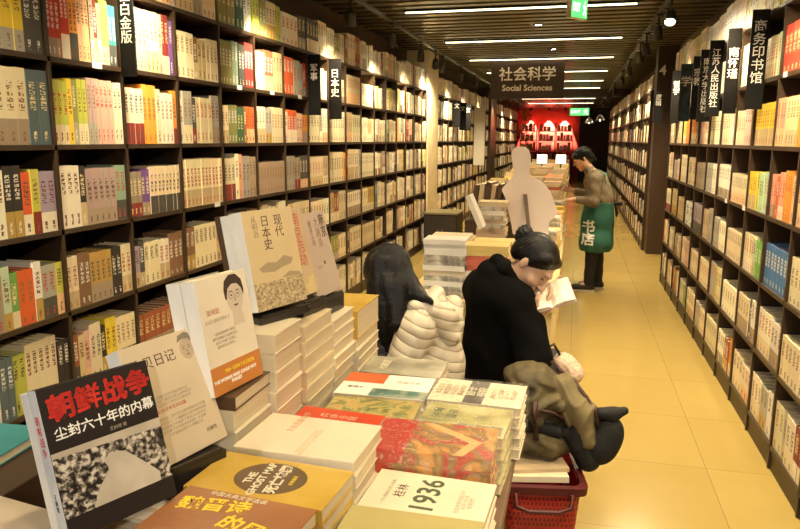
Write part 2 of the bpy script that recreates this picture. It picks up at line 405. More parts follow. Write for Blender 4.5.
for row, rows in {
 0: {1: 'darkbrown3 cream4 tan2', 2: 'cream3 brown2 darkgreen2 cream3', 3: 'ivory4 grey2 cream3', 4: 'olive4 darkgreen2 ivory2', 5: 'lime2 olive2 cream3 lime2', 6: 'ivory4 charcoal2', 7: 'charcoal4 cream3', 8: 'cream3 olive2 cream2', 9: 'brown1 cream3 rust2'},
 1: {0: 'darkgreen2 charcoal2 yellow3 charcoal2', 1: 'red3 red2 orange2 peach3 pink1 darkred1 peach1 lime2 teal2', 2: 'ivory2 charcoal1 grey3 cream3 pink1 darkred2 purple1', 3: 'cream4 brown1 tan2 cream3', 4: 'olive4 sage2 charcoal2 darkred3', 5: 'ivory3 brown3 tan3', 6: 'orangered3 grey2 skyblue1 red1', 7: 'charcoal2 cream3 ivory1', 8: 'grey2 olive2 cream3', 9: 'cream7', 10: 'cream7'},
 2: {0: 'cream6 slate2', 1: 'lime3 yellow1 olive1 lime2 mauve2 pink4 ivory2', 2: 'ivory4 orange3 cream1 ivory3 orange1', 3: 'ivory1 grey2 charcoal1 cream4 grey2', 4: 'cream2 olive3 darkgreen2 brown1 orangered3', 5: 'ivory3 grey2 cream4', 6: 'ivory1 orangered3 pink2 orange2', 7: 'cream4 grey1 ivory2', 8: 'cream7', 9: 'tan3 cream4'},
 3: {0: 'ivory4 black2 orangered1 lime1 lilac2', 1: 'ivory3 black1 mauve5 sage2', 2: 'taupe3 purple2 cream8', 3: 'cream11', 4: 'cream3 ivory1 salmon1 grey2 taupe2', 5: 'taupe10', 6: 'grey3 taupe2 charcoal3', 7: 'cream5 tan2', 8: 'cream6 orange1', 9: 'darkred1 cream5 grey1', 10: 'cream7'},
 4: {0: 'orangered2 taupe1 mint1 green1 orangered2 white1 grey2 lime1', 1: 'cream2 brown2 ochre4 black2 cream2', 2: 'lilac1 charcoal1 cream3 ivory2 brown3', 3: 'brown2 cream5 tan2', 4: 'cream4 brown2', 6: 'tan2 cream4', 7: 'cream5 ivory2', 8: 'tan2 rust2 cream3', 9: 'ivory7', 10: 'cream3 ochre3'},
 5: {0: 'cream2 slate2 lime2 cream5 black2', 1: 'rust1 tan1 pink1 cream2 black1 yellow2 cream4', 2: 'rust9', 3: 'cream6', 8: 'olive3 cream3', 9: 'darkbrown1 cream4', 10: 'cream6'}}.items():
    for bay, s in rows.items(): spec('L', row, bay, s)
for row, rows in {
 0: {-1: 'ivory8', 0: 'lilac1 ivory8', 1: 'yellow3 lime2 cream4', 2: 'cream6 lime1', 3: 'cream8', 4: 'ivory3 cream4', 5: 'white6', 6: 'ivory4 lime2', 7: 'cream5'},
 1: {-1: 'red9', 0: 'red7', 1: 'mint2 cream6 ivory2', 2: 'mauve2 cream4', 3: 'cream6', 4: 'ivory6', 5: 'ivory5'},
 2: {-1: 'orange8', 0: 'orange2 peach4 salmon3', 1: 'yellow9', 2: 'brown1 pink3 cream3 tan1', 3: 'ivory3 cream4', 4: 'cream7', 5: 'tan2 pink3', 6: 'brown2 orange4', 7: 'orange3 lime2', 8: 'cream6'},
 3: {-1: 'peach8', 0: 'peach2 orange3 salmon2 orangered1 salmon3', 1: 'mint3 mint2 lime1 yellow4', 2: 'cream10', 3: 'ivory8', 4: 'ivory3 grey4', 5: 'taupe7', 6: 'cream2', 7: 'cream5', 8: 'ivory2 grey3', 9: 'tan4 ivory2'},
 4: {-1: 'cream8', 0: 'skyblue1 blue7', 1: 'green3 mint1 cream4', 2: 'cream9', 3: 'ivory4 grey3', 4: 'grey3 tan3', 5: 'lilac5', 6: 'white2', 7: 'tan5', 8: 'tan5', 9: 'cream5'},
 5: {-1: 'mint2 cream6', 0: 'white3 ivory4', 1: 'white2 charcoal1 cream4', 2: 'ivory6', 3: 'cream3 lime1 grey3', 4: 'cream6', 5: 'cream5', 6: 'pink3 cream2'},
 6: {-1: 'darkred2 ivory2 grey1 cream2', 0: 'white2 grey2 ivory3', 1: 'ivory3 cream3', 2: 'orange2 rust2 ivory3', 3: 'cream8', 4: 'cream4 grey3', 5: 'cream4', 6: 'green2 cream3'}}.items():
    for bay, s in rows.items(): spec('R', row, bay, s)
RND = ['cream'] * 16 + ['ivory'] * 12 + ['white'] * 5 + ['tan'] * 4 + ['grey'] * 2 + ['taupe'] * 2 + ['charcoal'] * 2 + ['brown', 'rust', 'ochre', 'orange', 'lime', 'sage', 'charcoal', 'darkred', 'mauve', 'peach', 'yellow', 'slate', 'pink']
INKS = {'l': [(.10, .06, .04), (.16, .05, .03), (.08, .08, .08), (.25, .14, .05), (.45, .06, .03)], 'd': [(.80, .76, .66), (.80, .68, .35), (.75, .75, .75)]}
def runs(side, row, bay):
    s = SPEC.get((side, row, bay)); out = []
    if s:
        for t in s.split():
            n = ''.join(ch for ch in t if ch.isdigit()); out.append((t.rstrip('0123456789'), int(n)))
    return out
BOOKS = []   # every standing shelf book: side, case, row, bay, nth, y0, t, h, d, colour name, colour, ink, colour2, style
def fill(side, case, edges, bay0, wide):
    for bi in range(len(edges) - 1):
        bay = bay0 + bi; ya = edges[bi] + 0.013; yb = edges[bi + 1] - 0.013
        for row in range(7):
            rs = runs(side, row, bay) if case in ('L', 'R') else []
            known = bool(rs); tot = sum(n for _, n in rs)
            end = yb if (known or random.random() < 0.72) else yb - random.uniform(0.02, 0.16)
            y = ya; nth = 0
            base_h = random.uniform(0.205, 0.262) if not (known and row in (1, 2)) else random.uniform(0.235, 0.265)
            if side == 'L': base_h = random.uniform(.285, .315) if (known and row in (1, 2) and bay < 3) else random.uniform(.235, .298)
            while y < end - 0.008:
                if known:
                    if not rs: break
                    cn, n = rs.pop(0); tt = (end - ya) / tot
                else:
                    cn = random.choice(RND); n = random.choice([1, 1, 2, 3, 4, 5]); tt = random.uniform(0.018, 0.036) * wide
                c0 = PAL[cn]; j = random.uniform(0.86, 1.12); c = tuple(min(.9, x * j * random.uniform(.96, 1.04)) for x in c0)
                lum = sum(c) / 3; ink = random.choice(INKS['l' if lum > .28 else 'd']); c2 = PAL[random.choice(['peach', 'darkred', 'tan', 'grey', 'tan', 'taupe', 'ochre', 'cream', 'ivory', 'cream', 'charcoal'])]
                h = base_h + random.uniform(-.022, .015); d = random.uniform(0.145, 0.175); st = random.random(); sb = random.uniform(0, .008)
                for q in range(n):
                    t = tt
                    if y + t > end + 0.002: t = end - y
                    if t < 0.008: break
                    nth += 1
                    BOOKS.append(dict(side=side, case=case, row=row, bay=bi, nth=nth, y=y, t=t - 0.0012, h=h + random.uniform(-.002, .002), d=d, cn=cn, c=tuple(x * random.uniform(.96, 1.03) for x in c), ink=ink, c2=c2, st=st, sb=sb + random.uniform(0, .003)))
                    y += t
for side, case, edges, b0, wd in (('L', 'L', E_L, -2, 1.0), ('L', 'L2', E_L2, 0, 1.5), ('L', 'L3', E_L3, 0, 2.0), ('R', 'R', E_R, -4, 1.0), ('R', 'R2', E_R2, 0, 1.6)):
    fill(side, case, edges, b0, wd)

COLS = ('col', 'ink', 'col2')
def book_geo(b):
    """one standing book: spine, two boards and a recessed page block; returns verts, faces, face kind (0 cover, 1 spine, 2 pages)"""
    s = 1 if b['side'] == 'L' else -1; face = XL if s > 0 else XR
    xo = face - s * (0.006 + b['sb']); z0 = BZ[b['row']] + 0.0005; z1 = z0 + b['h']; y0, y1 = b['y'], b['y'] + b['t']; xi = xo - s * b['d']
    e = min(0.002, b['t'] * .15); zr = z1 - 0.005; xp = xo - s * 0.002
    v = [(xo, y0, z0), (xo, y1, z0), (xo, y1, z1), (xo, y0, z1), (xi, y0, z0), (xi, y1, z0), (xi, y1, z1), (xi, y0, z1),
         (xp, y0 + e, z1), (xp, y1 - e, z1), (xi, y1 - e, z1), (xi, y0 + e, z1), (xp, y0 + e, zr), (xp, y1 - e, zr), (xi, y1 - e, zr), (xi, y0 + e, zr)]
    f = [(0, 1, 2, 3), (0, 3, 7, 4), (1, 5, 6, 2), (0, 4, 5, 1), (3, 2, 9, 8), (2, 6, 10, 9), (7, 3, 8, 11), (8, 9, 13, 12), (9, 10, 14, 13), (11, 8, 12, 15), (12, 13, 14, 15), (4, 7, 11, 15), (4, 15, 14, 5), (5, 14, 10, 6)]
    k = [1, 0, 0, 0, 0, 0, 0, 0, 0, 0, 2, 0, 2, 0]
    return v, f, k
def books_object(name, bs, origin):
    V = []; Fc = []; K = []; own = []
    for bi, b in enumerate(bs):
        v, f, k = book_geo(b); o = len(V); V += [(p[0] - origin[0], p[1] - origin[1], p[2] - origin[2]) for p in v]; Fc += [tuple(i + o for i in q) for q in f]; K += k; own += [bi] * len(f)
    me = bpy.data.meshes.new(name); me.from_pydata(V, [], Fc); me.materials.append(SPINE); me.materials.append(PAGES)
    me.polygons.foreach_set('material_index', [1 if k == 2 else 0 for k in K])
    uv = me.uv_layers.new(name='UVMap'); U = []
    for k in K: U += [0, 0, 1, 0, 1, 1, 0, 1] if k == 1 else [0.0, 0.0] * 4
    uv.data.foreach_set('uv', U)
    for an, key in (('col', 'c'), ('ink', 'ink'), ('col2', 'c2')):
        a = me.attributes.new(an, 'FLOAT_COLOR', 'FACE'); a.data.foreach_set('color', [x for i in own for x in (*bs[i][key], 1.0)])
    a = me.attributes.new('style', 'FLOAT', 'FACE'); a.data.foreach_set('value', [bs[i]['st'] for i in own])
    a = me.attributes.new('spine', 'FLOAT', 'FACE'); a.data.foreach_set('value', [1.0 if k == 1 else 0.0 for k in K])
    me.update(); o = bpy.data.objects.new(name, me); COL.objects.link(o); o.location = origin
    return o
# what stands in front of the shelves in the photograph's view (rough outlines) decides which spines show
BLOCK = [[(0, 395), (90, 355), (160, 280), (205, 215), (330, 205), (350, 290), (370, 250), (430, 255), (600, 400), (620, 529), (0, 529)], [(425, 225), (590, 225), (600, 529), (425, 529)],
         [(492, 55), (568, 55), (568, 240), (500, 240)], [(645, 0), (668, 0), (660, 255), (645, 255)]]
def inside(p, poly):
    c = False; x, y = p; j = len(poly) - 1
    for i in range(len(poly)):
        (x1, y1), (x2, y2) = poly[i], poly[j]
        if (y1 > y) != (y2 > y) and x < (x2 - x1) * (y - y1) / (y2 - y1) + x1: c = not c
        j = i
    return c
def score(b):
    s = 1 if b['side'] == 'L' else -1; x = XL if s > 0 else XR; z = BZ[b['row']]
    P = [seen((x, b['y'], z)), seen((x, b['y'] + b['t'], z + b['h'])), seen((x, b['y'] + b['t'] / 2, z + b['h'] / 2))]
    if any(p is None for p in P): return 0
    u, v, _ = P[2]
    if not (2 < u < 798 and 2 < v < 527) or any(inside((u, v), q) for q in BLOCK): return 0
    return abs(P[1][0] - P[0][0]) * abs(P[1][1] - P[0][1])
ORD = ['zeroth', 'first', 'second', 'third', 'fourth', 'fifth', 'sixth', 'seventh', 'eighth', 'ninth', 'tenth', 'eleventh', 'twelfth', 'thirteenth', 'fourteenth', 'fifteenth', 'sixteenth', 'seventeenth', 'eighteenth', 'nineteenth', 'twentieth']
ROWN = ['standing on top', 'top shelf', 'second shelf down', 'third shelf down', 'fourth shelf down', 'fifth shelf down', 'lowest shelf']
CN = {'orangered': 'orange-red', 'darkred': 'dark red', 'darkgreen': 'dark green', 'darkbrown': 'dark brown', 'skyblue': 'sky blue', 'lime': 'yellow-green', 'taupe': 'grey-brown', 'mauve': 'dusty pink', 'rust': 'rust brown', 'sage': 'grey-green', 'salmon': 'salmon pink', 'mint': 'pale green', 'slate': 'slate grey', 'peach': 'light orange'}
sc_ = [(score(b), i) for i, b in enumerate(BOOKS)]
top = set(i for s, i in sorted(sc_, reverse=True)[:300] if s > 0)
rest = []
vis_bays = {}
for i in top: vis_bays.setdefault(BOOKS[i]['case'], set()).add(BOOKS[i]['bay'])
for i, b in enumerate(BOOKS):
    if i in top:
        zc = BZ[b['row']]; face = XL if b['side'] == 'L' else XR
        o = books_object('shelf_book', [b], (face, b['y'] + b['t'] / 2, zc))
        bay = sorted(vis_bays[b['case']]).index(b['bay']) + 1
        kind = 'thin ' if b['t'] < .02 else 'thick ' if b['t'] > .045 else ''
        where = 'bookcase behind the readers' if b['side'] == 'L' else 'bookcase with publisher tags'
        tag(o, f"{kind}{CN.get(b['cn'], b['cn'])} book {ORD[b['nth']]} along, {ROWN[b['row']]}, {ORD[bay]} bay of {where}".replace(' book ', ' book, ', 1), 'book', f"books on the {where}")
    else:
        p = seen((0, b['y'], 1)); rest.append(b)
tag(books_object('remaining_shelf_books', rest, (0, 8, 0)), 'many paperback books filling the further compartments of all the tall bookcases', 'books', kind='stuff')
# ------------------------------------------------------------------ lights
WARM = (1.0, 0.81, 0.49)
M_led = emis('led_strip', (1.0, 0.84, 0.50), 4.0)
M_lens = emis('lamp_lens', (1.0, 0.93, 0.75), 26.0)
M_dmetal = mat('black_track_metal', (0.02, 0.018, 0.016), 0.4)
M_alu = mat('grey_wire', (0.25, 0.2, 0.13), 0.4, metal=0.6)
names = ['behind the camera', 'above the display table', 'above the seated readers', 'beyond the seated readers', 'above the exit sign', 'second in front of the hanging sign', 'first in front of the hanging sign', 'just past the hanging sign', 'second past the hanging sign', 'third past the hanging sign', 'fourth past the hanging sign', 'fifth past the hanging sign', 'last before the red wall']
for i, yy in enumerate([-1.75, 0.55, 2.85, 5.12, 7.42, 9.76, 12.0, 14.3, 16.6, 18.85, 21.2, 23.5, 26.5]):
    r = empty('ceiling_light', (-0.65, yy, CEIL - 0.02), 'long warm ceiling light strip ' + names[i], 'ceiling light', 'ceiling light strips')
    MB().box(-1.16, 1.16, -0.045, 0.045, 0.002, 0.02).build('housing', M_dmetal, r)
    MB().box(-1.15, 1.15, -0.017, 0.017, -0.006, 0.002).build('diffuser', M_led, r)
# tracks and spotlights
def track(x, label):
    tag(MB().box(-0.018, 0.018, -2.6, 26.0, 0, 0.03).build('track_rail', M_dmetal, loc=(x, 0, 2.90)), label, 'track rail')
track(-1.98, 'black lighting track on the ceiling beside the bookcase behind the readers')
track(0.73, 'black lighting track on the ceiling beside the publisher tag bookcase')
def spot(x, yy, aim, power, label, grp, size=1.9, tint=WARM):
    o = Vector((x, yy, 2.72)); d = (Vector(aim) - o).normalized()
    r = empty('track_spotlight', (x, yy, 2.90), label, 'spotlight', grp)
    q = d.to_track_quat('-Z', 'Y').to_matrix().to_4x4(); T = Matrix.Translation((0, 0, -0.18)) @ q
    MB().cyl((0, 0, 0), (0, 0, -0.13), 0.010, n=8).box(-0.03, 0.03, -0.05, 0.05, -0.02, 0.0).build('bracket', M_dmetal, r)
    b = MB().lathe([(0.0, 0.075), (0.030, 0.075), (0.042, 0.05), (0.048, -0.06), (0.043, -0.06), (0.040, -0.035), (0.0, -0.035)], n=20).build('lamp_head', M_dmetal, r, smooth=False); b.matrix_local = T
    l = MB().lathe([(0.0, -0.050), (0.025, -0.052), (0.041, -0.045), (0.041, -0.036)], n=20).build('lens', M_lens, r); l.matrix_local = T
    ld = bpy.data.lights.new('spot_light', 'SPOT'); ld.energy = power; ld.color = tint; ld.spot_size = size; ld.spot_blend = 0.9; ld.shadow_soft_size = 0.05
    lo = bpy.data.objects.new('spot_light', ld); COL.objects.link(lo); lo.parent = r; lo.matrix_local = T @ Matrix.Translation((0, 0, -0.07))
LY = [1.5, 3.1, 4.6, 6.12, 7.55, 9.0, 10.53, 12.2, 13.93, 16.2, 18.6, 21.6, 24.5]
RY = [0.9, 2.3, 3.7, 5.1, 6.65, 7.6, 8.88, 9.68, 11.6, 13.43, 16.2, 19.2, 22.5]
for i, yy in enumerate(LY):
    spot(-1.98, yy, (XL + 0.05, yy + 0.55, 1.15), P_SHELF * (1.0 if yy < 12 else 1.25), f'black track spotlight, {ORD[i + 1]} along the track over the readers', 'spotlights over the bookcase behind the readers')
for i, yy in enumerate(RY):
    spot(0.73, yy, (XR - 0.05, yy + 0.35, 1.15) if i != 4 else (0.55, yy - 1.2, 1.2), P_SHELF * (1.0 if yy < 11 else 1.2), f'black track spotlight, {ORD[i + 1]} along the track over the aisle', 'spotlights over the publisher tag bookcase')
# downlights over tables
M_can = mat('white_can', (0.5, 0.45, 0.36), 0.5)
for i, (x, yy, p, sz) in enumerate([(-0.45, 1.0, P_TABLE * .62, 1.5), (-0.35, 2.7, P_TABLE * 1.0, 1.4), (-0.5, 5.0, P_TABLE, 1.5), (-0.5, 6.7, P_TABLE, 1.5), (-0.5, 8.6, P_TABLE, 1.5), (-0.4, 10.9, P_TABLE, 1.6), (-0.4, 13.2, P_TABLE, 1.6), (-0.4, 15.5, P_TABLE, 1.6), (-0.4, 18, P_TABLE, 1.6), (-0.4, 22, P_TABLE * 1.5, 1.8), (0.45, 3.6, P_TABLE * .5, 1.5), (0.45, 6.0, P_TABLE * .5, 1.5)]):
    r = empty('downlight', (x, yy, CEIL), f'small round downlight between the ceiling slats, {ORD[i + 1]} along the ceiling', 'downlight', 'round downlights over tables and aisle')
    MB().lathe([(0.045, -0.012), (0.060, -0.012), (0.060, 0.0), (0.045, 0.0)], n=24).build('trim_ring', M_dmetal, r)
    MB().lathe([(0.0, -0.005), (0.044, -0.005), (0.044, 0.0)], n=24).build('lens', M_lens, r)
    ld = bpy.data.lights.new('down_light', 'SPOT'); ld.energy = p; ld.color = WARM; ld.spot_size = sz; ld.spot_blend = 0.8; ld.shadow_soft_size = 0.06
    lo = bpy.data.objects.new('down_light', ld); COL.objects.link(lo); lo.parent = r; lo.location = (0, 0, -0.03)
# fill spots added out of view to brighten the tables and the readers
for i, (yy, aim, e) in enumerate(((0.15, (-.7, 1.2, 1.1), 1.0), (1.55, (-.45, 1.9, 1.0), .8), (3.1, (-.45, 3.0, 1.0), .7), (4.35, (-.35, 4.9, 1.1), .9))):
    spot(0.73, yy, aim, P_AIM * e, f'added black fill spotlight turned towards the tables, {ORD[i + 1]} of four', 'added aisle fill spotlights turned towards the tables', size=1.3)
for i, (x, yy, aim) in enumerate(((-1.98, -1.6, (-.9, 1.3, 1.1)), (0.73, -1.9, (-.75, 1.6, 1.0)))):  # unseen fill spots added behind the camera to whiten the camera-facing spines
    spot(x, yy, aim, P_BACK, f'added black fill spotlight behind the camera, {["reader", "aisle"][i]} side track', 'added neutral fill spotlights behind the camera', size=.9, tint=(1, .93, .84))
# red wall scallops: three wall washers above the display alcoves
for i, x in enumerate((-1.96, -1.2, -0.54)):
    r = empty('wall_washer', (x, YEND - 0.30, 2.9), f'small wall washer lamp over the red wall, {ORD[i + 1]} from the plants', 'wall lamp', 'wall washers over the red wall')
    MB().cyl((0, 0, 0.1), (0, 0, 0), 0.05, n=16).build('lamp_head', M_dmetal, r)
    ld = bpy.data.lights.new('wash_light', 'SPOT'); ld.energy = 1500; ld.color = (1, .85, .62); ld.spot_size = 0.75; ld.spot_blend = .2; ld.shadow_soft_size = .03
    lo = bpy.data.objects.new('wash_light', ld); COL.objects.link(lo); lo.parent = r; lo.location = (0, 0, -0.02); lo.rotation_euler = (math.radians(14), 0, 0)

# ------------------------------------------------------------------ hanging signs
M_sign = mat('dark_brown_sign', (0.040, 0.022, 0.014), 0.45)
r = empty('hanging_sign', (-0.85, 12.1, 2.66), 'dark brown hanging sign reading Social Sciences in pale letters', 'sign')
MB().box(-0.60, 0.60, -0.03, 0.03, -0.31, 0.30).build('board', M_sign, r)
for s in (-0.25, 0.25): MB().cyl((s, 0, 0.30), (s, 0, 0.34), 0.008, n=8).build('hanger', M_alu, r)
M_sgt = mat('pale_sign_ink', (0.90, 0.86, 0.78), 0.5)
sg = frame((0, -0.0305, 0), (1, 0, 0), (0, 0, 1), (0, -1, 0))
lettering('社会科学', 0.235, M_sgt, r, sg @ XY(0.0, 0.075, 0), bold=0.003)
lettering('Social Sciences', 0.138, M_sgt, r, sg @ XY(0.0, -0.135, 0), bold=0.0035)
def exit_sign(x, y, z, s, label):
    r = empty('exit_sign', (x, y, z), label, 'exit sign', rot=(0, 0, 0.0))
    g = emis('exit_green', (0.10, 0.75, 0.16), 0.9); wc = mat('exit_sign_case', (0.60, 0.55, 0.42), 0.4)
    MB().box(-.19 * s, .19 * s, -.025, .025, -.075 * s, .075 * s).build('case', wc, r)
    f = MB().box(-.18 * s, .18 * s, -.029, -.0255, -.068 * s, .068 * s).build('face', g, r)
    wm = emis('exit_white', (0.75, 1.0, 0.75), 1.6)
    fr = frame((0, -0.0295, 0), (1, 0, 0), (0, 0, 1), (0, -1, 0))
    lettering('EXIT', 0.085 * s, wm, f, fr @ XY(-0.075 * s, 0, 0), bold=0.001)
    man = MB(); man.poly([(0, .055), (.02, .055), (.02, .035), (0, .035)], 0, .0005).poly([(-.03, .028), (.03, .022), (.045, .0), (.035, -.003), (.02, .01), (.012, -.015), (.035, -.035), (.03, -.055), (.02, -.055), (.02, -.038), (0, -.02), (-.02, -.045), (-.04, -.045), (-.04, -.038), (-.025, -.035), (-.008, -.008), (-.005, .012), (-.02, .012), (-.03, .0), (-.038, .003)], 0, .0005)
    m = man.build('running_figure', wm, f); m.matrix_local = fr @ XY(0.115 * s, 0, 0, 0, s, s)
    MB().cyl((-.1 * s, 0, .075 * s), (-.1 * s, 0, CEIL - z), .006, n=8).cyl((.1 * s, 0, .075 * s), (.1 * s, 0, CEIL - z), .006, n=8).build('hanger', M_dmetal, r)
exit_sign(-0.155, 7.15, 2.80, 0.62, 'small glowing green exit sign hanging over the middle of the aisle')
for o in COL.objects:
    if o.name == 'exit_sign': o.rotation_euler = (0, 0, math.radians(55)); o.location = (-0.055, 6.6, 2.815); o.scale = (1, 1, 1.9)
exit_sign(0.03, 21.8, 2.50, 1.5, 'distant green exit sign hanging before the red wall')
# side tags on the bookcases: boards that stick out towards the aisle
def shelf_tag(body, x0, x1, y, z0, z1, size, label, board=None, dy=0.0):
    r = empty('shelf_tag', ((x0 + x1) / 2, y, z0), label, 'shelf tag', 'vertical signs sticking out of the bookcases')
    w = x1 - x0; MB().box(-w / 2, w / 2, 0, 0.012, 0, z1 - z0).build('board', board or M_black, r, bevel=0.001)
    lettering('\n'.join(body), size, M_white, r, frame((0, -0.001, (z1 - z0) / 2 + dy), (1, 0, 0), (0, 0, 1), (0, -1, 0)), bold=0.0004, line=1.0)
M_bluep = art('blue_poster', [(0.35, (0.012, 0.016, 0.022)), (0.6, (0.03, 0.09, 0.15)), (0.8, (0.30, 0.50, 0.60))], 5, distort=1.5)
RT_ = [('商务印书馆', 0, 0.094, 2.42, 1.86, 'black tag lettered with five white characters, beside the red books'),
 ('南怀瑾', 1.35, 0.085, 2.42, 1.86, 'black tag lettered with three white characters, second from the red books'),
 ('江苏人民出版社', 2.35, 0.10, 2.42, 1.86, 'black tag with seven characters in white, third from the red books'),
 ('南京大学出版社', 3.2, 0.10, 2.40, 1.83, 'black tag with seven characters in white, fourth from the red books'),
 ('宗教', 3.95, 0.085, 2.40, 1.86, 'black tag with two small characters, fifth from the red books'),
 ('学', 5.0, 0.105, 2.40, 1.86, 'blue-black picture tag with one large character'),
 ('哲学', 5.95, 0.095, 2.40, 1.86, 'black tag with two characters, beyond the blue picture tag'),
 ('逻辑', 10.6, 0.10, 2.28, 1.90, 'small dark tag close to the brown numbered pillar')]
for i, (s, k, wd, zt, zb, lb) in enumerate(RT_):
    y = {0: 4.56, 1: 5.27, 2: 5.86, 3: 6.25, 4: 6.72, 5: 7.35, 6: 8.05, 7: 9.7}[i]
    n = len(s); sz = {5: .072, 3: .070, 7: .062, 2: .075, 1: .10}[n]
    shelf_tag(s, XR - wd, XR - 0.001, y, zb, zt, sz, lb, M_bluep if i == 5 else None, dy={5: .04, 3: .05, 7: .0, 2: .09, 1: .1}[n])
shelf_tag('超值白金版', XL + 0.001, XL + 0.085, 3.17, 1.985, 2.50, .066, 'black tag lettered with five characters over the brightly coloured books', dy=0.06)
shelf_tag('军事', XL + 0.001, XL + 0.11, 5.72, 1.88, 2.38, .07, 'black tag with two characters on the bookcase behind the readers', dy=.1)
shelf_tag('日本史', XL + 0.001, XL + 0.12, 6.24, 1.86, 2.40, .085, 'black tag with three characters on the bookcase behind the readers', dy=.05)
# small price cards on shelf edges
for i, (s, y, z) in enumerate([(1, 2.95, 2.03), (1, 4.42, 2.03), (1, 4.95, 2.03), (1, 5.5, 2.03), (-1, 4.1, 2.03), (-1, 4.75, 1.27), (-1, 5.3, 1.27), (1, 4.05, 1.27)]):
    x = XL if s > 0 else XR
    tag(MB().box(0, s * 0.0015, 0, .07, -.024, .006).build('price_card', M_white, loc=(x + s * .0005, y, z)), f'small white price card on a shelf edge, {ORD[i + 1]} of eight', 'price card', 'price cards on shelf edges')
# ------------------------------------------------------------------ display table
TT = 0.86
M_ttop = mat('table_laminate', (0.20, 0.12, 0.07), 0.45, noise=0.15, nscale=4, stretch=(1, 6, 1))
def table(x0, x1, y0, y1, top, label, group=None):
    cx, cy = (x0 + x1) / 2, (y0 + y1) / 2
    r = empty('display_table', (cx, cy, 0), label, 'table', group); a, b = (x1 - x0) / 2, (y1 - y0) / 2
    MB().box(-a, a, -b, b, top - 0.035, top).build('tabletop', M_ttop, r, bevel=0.003)
    MB().box(-a + .05, a - .05, -b + .05, b - .05, 0.08, top - 0.0355).build('body', M_pill, r)
    MB().box(-a + .09, a - .09, -b + .09, b - .09, 0, 0.0795).build('plinth', M_black, r)
    return r
tb = table(-1.42, -0.120, 0.35, 2.00, TT, 'display table covered with book piles in front of the readers')
MB().box(-.65, .03, .826, 1.10, TT - .035, TT).box(-.60, .0, .8255, 1.05, .08, TT - .036).build('table_extension', M_ttop, tb)

def cov(name, col, rough=0.4, coat=0.15, noise=0.05): return mat(name, col, rough, coat=coat, noise=noise, nscale=12)
C_cream = cov('cover_cream', (.66, .53, .33)); C_ivory = cov('cover_ivory', (.74, .64, .46)); C_white = cov('cover_white', (.84, .81, .74))
C_blk = cov('cover_black', (.020, .015, .014), .35); C_beige = cov('cover_beige', (.58, .47, .33)); C_mauve = cov('cover_mauve', (.46, .36, .30))
C_tan = cov('cover_tan', (.50, .38, .24)); C_dbrown = cov('cover_dark_brown', (.10, .055, .03)); C_orange = cov('cover_orange_band', (.55, .20, .045))
C_yel = art('cover_yellow', [(.2, (.40, .23, .025)), (.5, (.56, .35, .05)), (.8, (.66, .46, .11))], 6, coat=.4)
C_obrown = art('cover_orange_brown', [(.3, (.28, .10, .035)), (.55, (.36, .15, .055)), (.75, (.42, .22, .09))], 5, coat=.8, bump=.3)
C_olive = cov('cover_olive', (.44, .36, .14)); C_teal = cov('cover_teal', (.02, .22, .24)); C_grey = cov('cover_grey', (.35, .31, .25))
C_lime = art('cover_lime_art', [(.3, (.20, .19, .06)), (.5, (.46, .40, .15)), (.7, (.66, .58, .30))], 14, coat=.8, bump=.4)
C_land = art('cover_painting', [(.3, (.10, .11, .03)), (.45, (.30, .28, .09)), (.55, (.55, .42, .14)), (.7, (.50, .24, .05))], 16, distort=2.5, coat=1.0, bump=.4)
C_fire = art('cover_red_gold_art', [(.25, (.20, .02, .02)), (.42, (.50, .05, .015)), (.50, (.24, .15, .04)), (.58, (.60, .26, .05)), (.75, (.72, .42, .12))], 9, distort=1.6, coat=1.0, bump=.45)
C_redc = cov('cover_red', (.58, .06, .02), .35); C_gwrap = art('cover_grey_wrapped', [(.3, (.22, .20, .15)), (.5, (.42, .38, .28)), (.7, (.60, .56, .45))], 11, coat=1, bump=.5)
C_tealpic = art('cover_teal_seascape', [(.3, (.03, .10, .09)), (.5, (.12, .22, .18)), (.7, (.45, .45, .33))], 14, coat=.5, distort=1)
C_crowd = art('crowd_photo', [(.40, (.012, .010, .010)), (.48, (.09, .075, .06)), (.54, (.34, .30, .24)), (.62, (.66, .60, .50))], 110, distort=.3, coat=.3, detail=8)
C_road = art('photo_road', [(.3, (.42, .36, .28)), (.6, (.58, .51, .41)), (.8, (.66, .60, .49))], 12, coat=.3)
I_red = mat('red_ink', (.62, .03, .02), .5); I_dark = mat('dark_ink', (.09, .06, .045), .5); I_brown = mat('brown_ink', (.30, .20, .12), .5); I_yel = mat('yellow_ink', (.85, .60, .04), .5)
I_green = mat('dark_green_ink', (.08, .10, .05), .5); I_pale = mat('pale_ink', (.72, .64, .46), .5); I_rust = mat('rust_ink', (.45, .14, .07), .5); I_grey = mat('grey_ink', (.40, .33, .25), .5)

